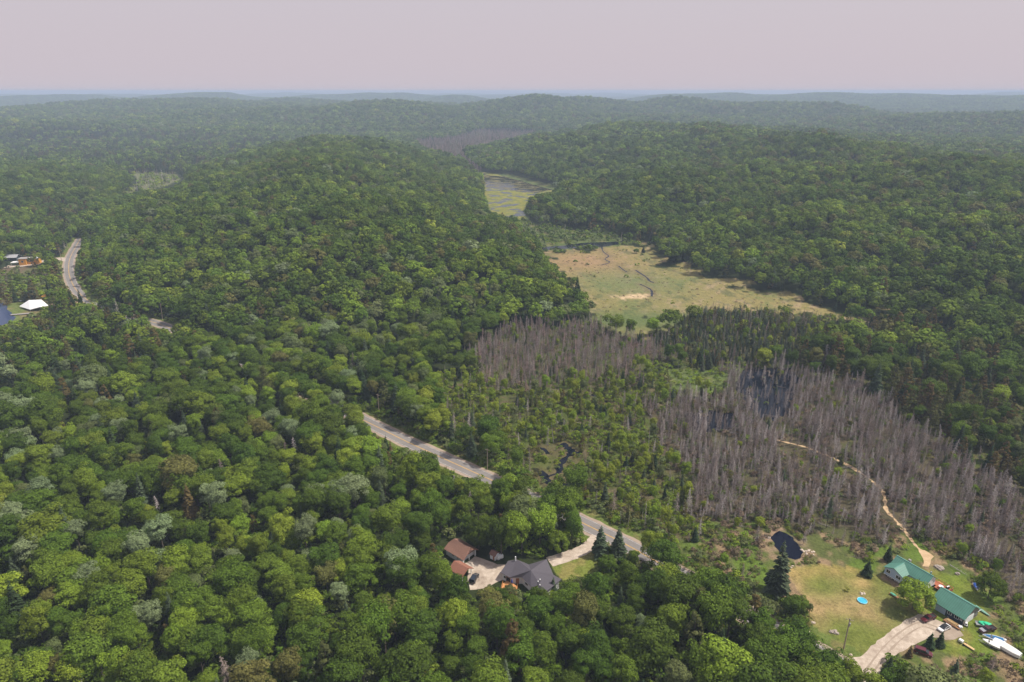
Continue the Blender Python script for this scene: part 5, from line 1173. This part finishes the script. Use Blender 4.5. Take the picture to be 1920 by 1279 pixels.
P_MAR = paint_mat('maroon_paint', (.115, .012, .022)); P_WHT = paint_mat('white_paint_car', (.80, .80, .80), 0); P_DKG = paint_mat('dark_grey_paint', (.05, .05, .06)); P_DMAR = paint_mat('deep_maroon_paint', (.06, .012, .02)); P_SIL = paint_mat('silver_paint', (.34, .34, .37)); P_NAVY = paint_mat('navy_paint', (.012, .02, .035))
pk = vehicle('pickup_truck', 1740, 1162.5, wang((1757, 1154), (1727, 1166)), 'dark red pickup truck parked nearest the green garage', 'pickup', P_MAR, 'pickup', sc=.93)
vehicle('parked_car', 1769.5, 1180, wang((1782, 1173), (1757, 1186)), 'white car with a black glass roof beside the lumber pile', 'car', P_WHT, 'sedan', sc=.95, glassroof=True)
vehicle('parked_car', 1730, 1226, wang((1713, 1220), (1747, 1232)), 'maroon estate car parked below the gravel driveway', 'car', P_MAR, 'suv')
vehicle('pickup_truck', 1850, 1184, wang((1872, 1179), (1833, 1189)), 'old pickup with silver bonnet and maroon bed behind the blue boat', 'pickup', P_DMAR, 'pickup', sc=.95)
vehicle('parked_car', 889.5, 1087.5, wang((886, 1093), (894, 1079)), 'dark navy minivan parked on the gravel court', 'car', P_NAVY, 'van')
bk = MB(); bk.box(1.0, 2.5, -.8, .8, 1.115, 1.16); o = bk.build('hood', P_SIL, [q for q in bpy.data.objects if q.get('label', '').startswith('old pickup')][0])
# --- boats, trailers and yard things
def hull(L, wd, ht, n=9, flat=True):
    secs = []
    for i in range(n):
        t = i/(n-1); q = wd/2*(1-max(0, (t-.35)/.65)**2.2)*.98+.02; keel = ht*.0+ht*.45*max(0, (t-.6)/.4)**2
        secs.append([(L*(t-.5), -q, ht), (L*(t-.5), -q*.86, keel+ht*.35), (L*(t-.5), 0, keel), (L*(t-.5), q*.86, keel+ht*.35), (L*(t-.5), q, ht)])
    return secs
def trailer(parent, L, z=.35, wd=1.0):
    f = MB(); f.tube((-L/2, -wd*.6, z), (L/2-.8, -wd*.6, z), .05, n=4); f.tube((-L/2, wd*.6, z), (L/2-.8, wd*.6, z), .05, n=4); f.tube((L/2-.8, -wd*.6, z), (L/2+.8, 0, z), .05, n=4); f.tube((L/2-.8, wd*.6, z), (L/2+.8, 0, z), .05, n=4); f.tube((-.4, -wd, z), (-.4, wd, z), .05, n=4)
    f.build('trailer_frame', M_METAL, parent)
    for s in (-1, 1): q = MB(); q.tube((-.4, s*wd, .3), (-.4, s*(wd+.18), .3), .3, n=12); q.build('wheel', M_TYRE, parent)
M_BB = mat('boat_blue', (.02, .13, .30), .3); M_BW = mat('boat_white', (.82, .82, .80), .35, var=.03)
def boat(name, px, py, ang, L, wd, ht, label, hullm, coverm, z=.4, trail=True, screen=True):
    t = empty(name, (*W(px, py), 0), ang, label, 'boat')
    h_ = MB(); h_.loft([[(a, b, c+z) for a, b, c in s] for s in hull(L, wd, ht)]); h_.build('hull', hullm, t)
    c_ = MB(); secs = []
    for i in range(9):
        tt = i/8; q = wd/2*(1-max(0, (tt-.35)/.65)**2.2)*.86; zz = z+ht+.02+.16*math.sin(tt*3.1); secs.append([(L*.94*(tt-.5), -q, z+ht-.05), (L*.94*(tt-.5), -q, z+ht+.02), (L*.94*(tt-.5), 0, zz), (L*.94*(tt-.5), q, z+ht+.02), (L*.94*(tt-.5), q, z+ht-.05)])
    c_.loft(secs); c_.build('deck_cover', coverm, t)
    if screen:
        s_ = MB(); s_.add([(.5, -wd*.38, z+ht), (.9, 0, z+ht+.12), (.5, wd*.38, z+ht), (.25, wd*.36, z+ht+.5), (.55, 0, z+ht+.55), (.25, -wd*.36, z+ht+.5)], [(0, 1, 4, 5), (1, 2, 3, 4)]); s_.build('windscreen', M_METAL, t)
        e_ = MB(); e_.box(-L/2-.35, -L/2+.05, -.22, .22, z+.1, z+ht+.45); e_.build('outboard_motor', M_WHITE, t)
    if trail: trailer(t, L, .3, wd*.45)
    return t
boat('motor_boat', 1861, 1201, wang((1876, 1203), (1848, 1195)), 5.4, 2.1, .8, 'blue and white motor boat on a trailer beside the old pickup', M_BW, M_BB)
boat('motor_boat', 1857, 1211, wang((1867, 1216), (1845, 1206)), 4.4, 1.9, .8, 'small white runabout boat just below the blue boat', M_BW, M_BW)
boat('canoe', 1842, 1147.5, wang((1834, 1141), (1851, 1153)), 5.0, .95, .42, 'pale green canoe lying on the grass behind the garage', mat('canoe_green', (.16, .34, .26), .5), mat('canoe_inside', (.22, .40, .32), .6), z=.05, trail=False, screen=False)
# long white covered boat
cb = empty('covered_boat', (*W(1887, 1219), 0), wang((1868, 1208), (1903, 1229)), 'large boat or trailer wrapped in a bright white cover at the yard edge', 'boat')
mb = MB(); secs = []
for i in range(9):
    t = i/8; q = 1.4*(1-(2*abs(t-.45))**3*.3); zt = 1.6+.35*math.sin(t*3.1); secs.append([(7.0*(t-.5), -q, .35), (7.0*(t-.5), -q*.96, 1.25), (7.0*(t-.5), 0, zt), (7.0*(t-.5), q*.96, 1.25), (7.0*(t-.5), q, .35)])
mb.loft(secs); mb.build('cover', M_BW, cb); trailer(cb, 7.5, .3, 1.1)
# green tarp trailer
tt = empty('utility_trailer', (*W(1843, 1174), 0), wang((1834, 1172), (1856, 1176)), 'flat trailer with a crumpled bright green tarp above the old pickup', 'trailer')
mb = MB(); mb.box(-2.0, 2.0, -.9, .9, .5, .62); mb.box(-2, 2, -.92, -.86, .62, .85); mb.box(-2, 2, .86, .92, .62, .85); mb.build('bed', M_METAL, tt); trailer(tt, 4, .42, .8)
def lump(name, m, parent, cx, cy_, cz, rx, ry, rz, seed=1, rough=.25):
    bm = bmesh.new(); bmesh.ops.create_icosphere(bm, subdivisions=3, radius=1); r_ = random.Random(seed); ph = [r_.uniform(0, 6) for _ in range(6)]
    for v in bm.verts:
        c = v.co; k = 1+rough*(math.sin(c.x*3+ph[0])*math.sin(c.y*4+ph[1])+.6*math.sin(c.z*6+c.x*5+ph[2]))
        v.co = Vector((c.x*rx*k+cx, c.y*ry*k+cy_, max(c.z*rz*k, -rz*.3)+cz))
    me = bpy.data.meshes.new(name); bm.to_mesh(me); bm.free(); me.materials.append(m); return link(name, me, parent)
lump('tarp', mat('green_tarp', (.03, .50, .26), .45), tt, .4, .1, .8, 1.5, .95, .55, 3)
# lumber pile on trailer near the white car
lt = empty('loaded_trailer', (*W(1786, 1172.5), 0), wang((1776, 1166), (1800, 1180)), 'trailer piled with tan lumber and cushions beside the white car', 'trailer')
mb = MB(); mb.box(-2.4, 2.2, -.8, .8, .45, .58); mb.build('bed', M_TIMB, lt); trailer(lt, 4.6, .38, .8)
M_TAN = mat('tan_wood', (.58, .40, .20), .8, var=.15); mb = MB(); rr2 = random.Random(4)
for k in range(16): a = rr2.uniform(-.65, .65); mb.box(-2.2+rr2.uniform(0, .8), 1.2+rr2.uniform(-.4, .6), a-.09, a+.09, .6+.11*(k//4), .70+.11*(k//4))
mb.build('lumber', M_TAN, lt)
lump('sheeting', M_WHITE, lt, 1.9, .3, .8, .6, .45, .35, 8)
aq = empty('quad_bike', (*W(1775, 1163), 0), .6, 'dark quad bike standing against the dark garage front', 'quad bike')
mb = MB(); mb.loft([section(a, b, .45, c, .7) for a, b, c in ((-.8, .3, .8), (-.3, .25, .95), (.2, .2, .8), (.7, .3, .85), (.9, .25, .6))]); mb.build('body', M_BLACK, aq)
for a in (-.55, .6):
    for s in (-1, 1): q = MB(); q.tube((a, s*.35, .28), (a, s*.58, .28), .28, n=12); q.build('wheel', M_TYRE, aq)
mb = MB(); mb.tube((.35, -.35, 1.1), (.35, .35, 1.1), .03); mb.tube((.35, 0, .8), (.35, 0, 1.1), .03); mb.build('handlebar', M_METAL, aq)
tr = empty('riding_mower', (*W(1811, 1173), 0), .9, 'white and black riding mower by the white garage door', 'mower')
mb = MB(); mb.loft([section(a, b, .3, c, .8) for a, b, c in ((-.7, .4, .55), (-.2, .42, .6), (.1, .3, .75), (.8, .3, .72), (.95, .25, .5))]); mb.build('body', M_WHITE, tr)
mb = MB(); mb.box(-.5, -.1, -.22, .22, .6, .72); mb.box(-.55, -.45, -.22, .22, .7, 1.05); mb.build('seat', M_BLACK, tr)
for a, r_ in ((-.45, .32), (.65, .22)):
    for s in (-1, 1): q = MB(); q.tube((a, s*.4, r_), (a, s*.55, r_), r_, n=12); q.build('wheel', M_TYRE, tr)
lk = empty('flat_trailer', (*W(1811, 1211), 0), wang((1800, 1205), (1822, 1219)), 'narrow pale flat trailer with a white box on the grass below the white car', 'trailer')
mb = MB(); mb.box(-.6, 2.2, -.38, .38, .4, .5); mb.build('bed', M_TAN, lk); mb = MB(); mb.box(-2.0, -.9, -.45, .45, .35, 1.0); mb.build('box', M_WHITE, lk); trailer(lk, 3.2, .33, .5)
lump('tarp', M_BLACK, lk, -1.9, .5, .45, .5, .35, .3, 5)
cn = empty('covered_sailing_dinghy', (*W(1829.5, 1104), 0), wang((1826, 1094), (1832, 1113)), 'blue tarpaulin covered dinghy on the grass beside the dark bushy tree', 'boat')
mb = MB(); mb.loft([[(a, b, c+.25) for a, b, c in s] for s in hull(3.6, 1.5, .6)]); mb.build('hull', M_METAL, cn); lump('tarp', mat('blue_tarp', (.02, .07, .30), .5), cn, -.4, 0, .9, 1.5, .75, .35, 6, .12)
# paddling pool, fire ring, garden bits
pl_ = empty('paddling_pool', (*W(1616.5, 1127.5), 0), 0, 'round turquoise paddling pool on the dry lawn', 'pool')
mb = MB(); n_ = 28; sec = [(1.42, .02), (1.5, .2), (1.46, .42), (1.36, .44), (1.34, .06)]
rings = [[(math.cos(2*math.pi*i/n_)*r_, math.sin(2*math.pi*i/n_)*r_, z_) for r_, z_ in sec] for i in range(n_)]
vs = [p for r_ in rings for p in r_]; k5 = len(sec); mb.add(vs, [(i*k5+j, ((i+1) % n_)*k5+j, ((i+1) % n_)*k5+(j+1) % k5, i*k5+(j+1) % k5) for i in range(n_) for j in range(k5)]); mb.build('rim', mat('pool_rim', (.30, .68, .85), .4), pl_, smooth=True)
mb = MB(); mb.add([(math.cos(2*math.pi*i/n_)*1.345, math.sin(2*math.pi*i/n_)*1.345, .26) for i in range(n_)], [tuple(range(n_))]); mb.build('pool_water', mat('pool_turquoise', (.05, .42, .62), .1), pl_)
M_ROCK = mat('rock', (.34, .29, .25), .9, var=.3); M_ROCKP = mat('pale_rock', (.55, .46, .38), .9, var=.2)
def rocks(px, py, n, spread, label, m=M_ROCKP, s=.4, cat='rocks', name='rock_pile'):
    t = empty(name, (*W(px, py), 0), 0, label, cat); r_ = random.Random(int(px))
    for k in range(n): lump('rock', m, t, r_.uniform(-spread, spread), r_.uniform(-spread, spread)*.8, .1, s*r_.uniform(.6, 1.3), s*r_.uniform(.6, 1.2), s*r_.uniform(.5, .9), k+int(px), .15)
rocks(1619, 1114, 7, .8, 'ring of pale stones round a fire pit above the paddling pool', s=.32)
rocks(1563, 1186, 6, .9, 'heap of grey and yellow stones on the lawn left of the utility pole', M_ROCK, .55)
rocks(1524, 1168, 1, 0, 'single pale boulder at the left edge of the dry lawn', s=.7, cat='rock', name='boulder')
rocks(1765, 1066, 3, 1.2, 'large grey boulders on the grass behind the deck', M_ROCK, 1.0)
rocks(1795, 1077, 1, 0, 'rounded grey boulder right of the larger boulders behind the deck', M_ROCK, .9, cat='rock', name='boulder')
rocks(1595, 1229, 1, 0, 'pale stone slab lying where the gravel driveway meets the road', s=.5, cat='rock', name='boulder')
rocks(1515, 1188, 1, 0, 'large flat tan boulder in the trees beside the road', M_ROCKP, 1.0, cat='rock', name='boulder')
rocks(1516, 1036, 12, 2.0, 'pale rubble heaped on the right bank of the round pond', s=.42)
rocks(1433, 1008, 9, 1.8, 'brown and pale rubble on the left bank of the round pond', M_ROCK, .4)
rocks(1482, 1061, 7, 1.6, 'low pale rubble between the round pond and the dry lawn', s=.32)
fl = empty('flower_bush', (*W(1585.5, 1107), 0), 0, 'small yellow flowering bush alone on the dry lawn', 'bush')
c = link('foliage', SHR[0], fl, sc=(.8, .8, .9)); c['tint'] = (.30, .33, .06)
pf = empty('picnic_things', (*W(1744, 1140), 0), .4, 'pink and orange toys heaped at the left corner of the garage', 'toys')
for k, (c_, q) in enumerate((((.75, .30, .32), (0, 0)), ((.75, .45, .2), (-.9, .5)), ((.6, .58, .5), (.8, -.6)))): lump('toy', mat('toy_paint_%d' % k, c_, .5), pf, q[0], q[1], .25, .42, .35, .35, k+40, .2)
gt = empty('garden_trellis', (*W(1676, 1118), 0), R(-60), 'green covered garden frame in the shade of the round tree', 'garden frame')
mb = MB(); mb.box(-1.4, 1.4, -.5, .5, .35, .42)
for a in (-1.3, 1.3):
    for b in (-.45, .45): mb.box(a-.05, a+.05, b-.05, b+.05, 0, .4)
mb.build('frame', M_TIMB, gt); lump('cover', mat('green_net', (.10, .36, .24), .7), gt, -.3, 0, .5, 1.0, .45, .3, 12, .1)
# --- utility poles
def pole(px, py, h, label, arms=1, rad=.15, lean=0.0, lamp=False):
    t = empty('utility_pole', (*W(px, py), 0), 0, label, 'utility pole'); t.rotation_euler = (0, lean, U_ANG+.6)
    m_ = MB(); m_.tube((0, 0, -.3), (0, 0, h), rad, rad*.7, 8); m_.build('shaft', M_WOOD, t)
    for k in range(arms):
        m_ = MB(); m_.box(-1.0, 1.0, -.05, .05, h-.6-k*1.0, h-.48-k*1.0); ca = m_.build('crossarm', M_WOOD, t)
        for a in (-.85, 0, .85): q = MB(); q.tube((a, 0, h-.48-k*1.0), (a, 0, h-.25-k*1.0), .06, .04, 6); q.build('insulator', M_METAL, ca)
    if lamp: m_ = MB(); m_.tube((.25, 0, h-2.6), (.25, 0, h-1.6), .22, n=10); m_.build('transformer', M_METAL, t)
pole(1581, 1220, 11.5, 'utility pole with a transformer standing on the dry lawn by the road', 1, .2, .0, True)
pole(711, 777, 11, 'pale utility pole at the far end of the straight road with the yellow line', 1, .17)
pole(914, 881, 10, 'utility pole on the grass verge where the road dips behind trees', 1, .17)
pole(305, 600, 12, 'utility pole at the short visible bend of road on the left', 1, .2, .06)
pole(116, 491, 13, 'utility pole at the left road junction', 1, .22); pole(127, 466, 13, 'farthest utility pole beside the road climbing away at the left', 1, .22)
pole(103, 516, 9, 'thin pale utility pole in the trees left of the road curve', 0, .2)
pole(870, 816, 9, 'low utility pole among the trees behind the straight road', 0, .14)
# --- the left shore: tent roof, orange house, dock
M_TENT = mat('white_membrane', (.86, .86, .86), .5, var=.02)
tn = empty('white_tent', (*W(*Z4(470, 905)), 0), 0, 'big white peaked tent roof beside the lake at the left edge', 'tent')
tp = [(*W(*Z4(a, b), z_), z_) for a, b, z_ in ((288, 915, 1.2), (430, 822, 5.5), (620, 815, 5.0), (730, 905, 2.0), (450, 965, 1.5), (600, 925, 3.2))]
tp = [(a-tn.location[0], b-tn.location[1], c) for a, b, c in tp]
mb = MB(); mb.add(tp, [(0, 4, 1), (1, 4, 5), (1, 5, 2), (2, 5, 3)]); o = mb.build('canopy', M_TENT, tn); sol = o.modifiers.new('t', 'SOLIDIFY'); sol.thickness = .25
for k in (0, 3, 4, 2, 1): a = tp[k]; mb = MB(); mb.tube((a[0], a[1], 0), (a[0], a[1], a[2]-.15), .12); mb.build('pole', M_METAL, tn)
oh_ = empty('orange_house', (*W(*Z4(310, 300)), 0), R(12), 'orange walled house with pale flat roofs at the left edge', 'house')
M_OR = mat('orange_wall', (.72, .34, .05), .8, var=.05); mb = MB(); mb.box(-1, 5, 0, 7, 0, 5.6); mb.build('wall', M_OR, oh_)
mb = MB(); mb.box(-1.5, 5.5, -.6, 7.5, 5.6, 6.0); mb.build('roof', M_CONC, oh_)
mb = MB(); mb.box(5.6, 14, 2, 9, 0, 5.2); mb.build('side_wall', M_OR, oh_); mb = MB(); mb.box(5.5, 14.5, 1.5, 9.5, 5.21, 5.7); mb.build('side_roof', M_WHITE, oh_)
window(oh_, 2, -.0, 3.2, 1.6, 1.6, '-y'); window(oh_, 8.5, 2, 3.2, 1.8, 1.4, '-y')
mb = MB(); mb.box(-7.5, -1.2, -1, 5, 2.6, 3.0); mb.box(-7.3, -7.1, -.8, -.6, 0, 2.6); mb.build('porch', M_WHITE, oh_)
fh = empty('white_roofed_cottage', (*W(*Z4(130, 232)), 0), R(5), 'low cottage with a white framed roof left of the orange house', 'cottage')
mb = MB(); gable_walls(mb, -7, 7, 0, 7, 0, 3, 5); mb.build('wall', M_DSID, fh); mb = MB(); gable_roof(mb, -8, 8, -1, 8, 3, 5.2); mb.build('roof', mat('pale_grey_roof', (.38, .38, .40), .7), fh); window(fh, 0, 0, 1.6, 2, 1.2, '-y')
dkk = empty('dock', (*W(*Z4(320, 1040)), 0), R(18), 'pale wooden dock reaching into the lake below the white tent', 'dock')
mb = MB(); mb.box(-6.5, 5.5, -1.3, 1.3, .45, .62); mb.build('planking', M_CONC, dkk)
for a in (-6, -3, 0, 3):
    for b in (-1.1, 1.1): mb = MB(); mb.tube((a, b, -.5), (a, b, .45), .12); mb.build('post', M_WOOD, dkk)
boat('rowing_boat', *Z4(300, 845), R(8), 6.0, 2.0, .8, 'white boat lying on the shore above the tent', M_BW, M_BW, z=.2, trail=False, screen=False)
vehicle('parked_car', *Z4(872, 828), R(5), 'white car parked on the sandy track right of the tent', 'car', P_WHT, 'sedan')
uo = empty('sun_umbrella', (*W(*Z4(695, 800)), 0), 0, 'orange parasol right of the white tent', 'umbrella')
mb = MB(); mb.tube((0, 0, 0), (0, 0, 3.2), .06); mb.build('pole', M_METAL, uo); mb = MB(); mb.loft([[(math.cos(a)*r_, math.sin(a)*r_, z_) for a in np.linspace(0, 2*math.pi, 11)[:-1]] for r_, z_ in ((3.2, 2.3), (1.5, 3.0), (.1, 3.6))]); mb.build('canopy', M_OR, uo)
for k, (zx, zy) in enumerate(((910, 888), (1000, 882), (1080, 872), (1130, 868))):
    lump('sand_heap', M_SAND, None, *W(*Z4(zx, zy)), .2, 2.4+.3*k, 1.8, 1.2, k+70, .2); tag(bpy.context.scene.objects[-1] if False else [o for o in bpy.data.objects if o.name.startswith('sand_heap')][-1], '%s pale heap of sand along the lakeside track, counted from the tent' % ['first', 'second', 'third', 'fourth'][k], 'sand heap', 'sand heaps by the lakeside track')
sg = empty('road_sign', (*W(*Z4(1052, 672)), 0), 0, 'small white roadside marker at the outer edge of the left road curve', 'sign')
mb = MB(); mb.tube((0, 0, 0), (0, 0, 1.6), .06); mb.build('post', M_METAL, sg); mb = MB(); mb.box(-.4, .4, -.05, .0, 1.4, 2.2); mb.build('panel', M_WHITE, sg)
hr = empty('hidden_cottage', (*W(512, 590), 0), R(-20), 'grey brown cottage roof peeking out of the forest below the left hill', 'cottage')
mb = MB(); gable_walls(mb, -5, 5, -4, 4, 0, 3.2, 6); mb.build('wall', M_TAUPE, hr); mb = MB(); gable_roof(mb, -5.6, 5.6, -4.7, 4.7, 3.2, 6.2); mb.build('roof', mat('grey_brown_roof', (.26, .20, .19), .85), hr)
# fallen trunk lying near the road
def fallen(px, py, qx, qy, label):
    a = Vector((*W(px, py), .35)); b = Vector((*W(qx, qy), .35)); mb = MB(); mb.tube((0, 0, .3), b-a+Vector((0, 0, 0)), .18, .06, 6)
    for k in range(5): c = (b-a)*(.4+.12*k); mb.tube(c, c+Vector((.8*(-1)**k, .5, .5)), .05, .02, 4)
    o = mb.build('fallen_trunk', M_BARKG, None, loc=a); tag(o, label, 'fallen trunk')
fallen(1268, 1022, 1250, 985, 'long pale fallen trunk leaning towards the small bare patch')
fallen(1780, 1062, 1812, 1080, 'pale fallen trunk lying on the grass behind the boulders')
fallen(1600, 700, 1612, 715, 'bleached fallen trunk near the far edge of the dead swamp')

# ------------------------------------------------------------------ haze: smoky summer air
bx = MB(); bx.box(-15600, 15600, -15600, 15600, -2, 160)
hm, hn, ho = new_mat('haze_air'); pv = hn.nodes.new('ShaderNodeVolumePrincipled')
pv.inputs['Color'].default_value = (*HAZE_COL, 1); pv.inputs['Density'].default_value = HAZE_D; pv.inputs['Anisotropy'].default_value = .0
hn.links.new(pv.outputs[0], ho.inputs['Volume'])
tag(bx.build('haze', hm), 'thin pale smoke haze over the whole valley', None, None, 'stuff')
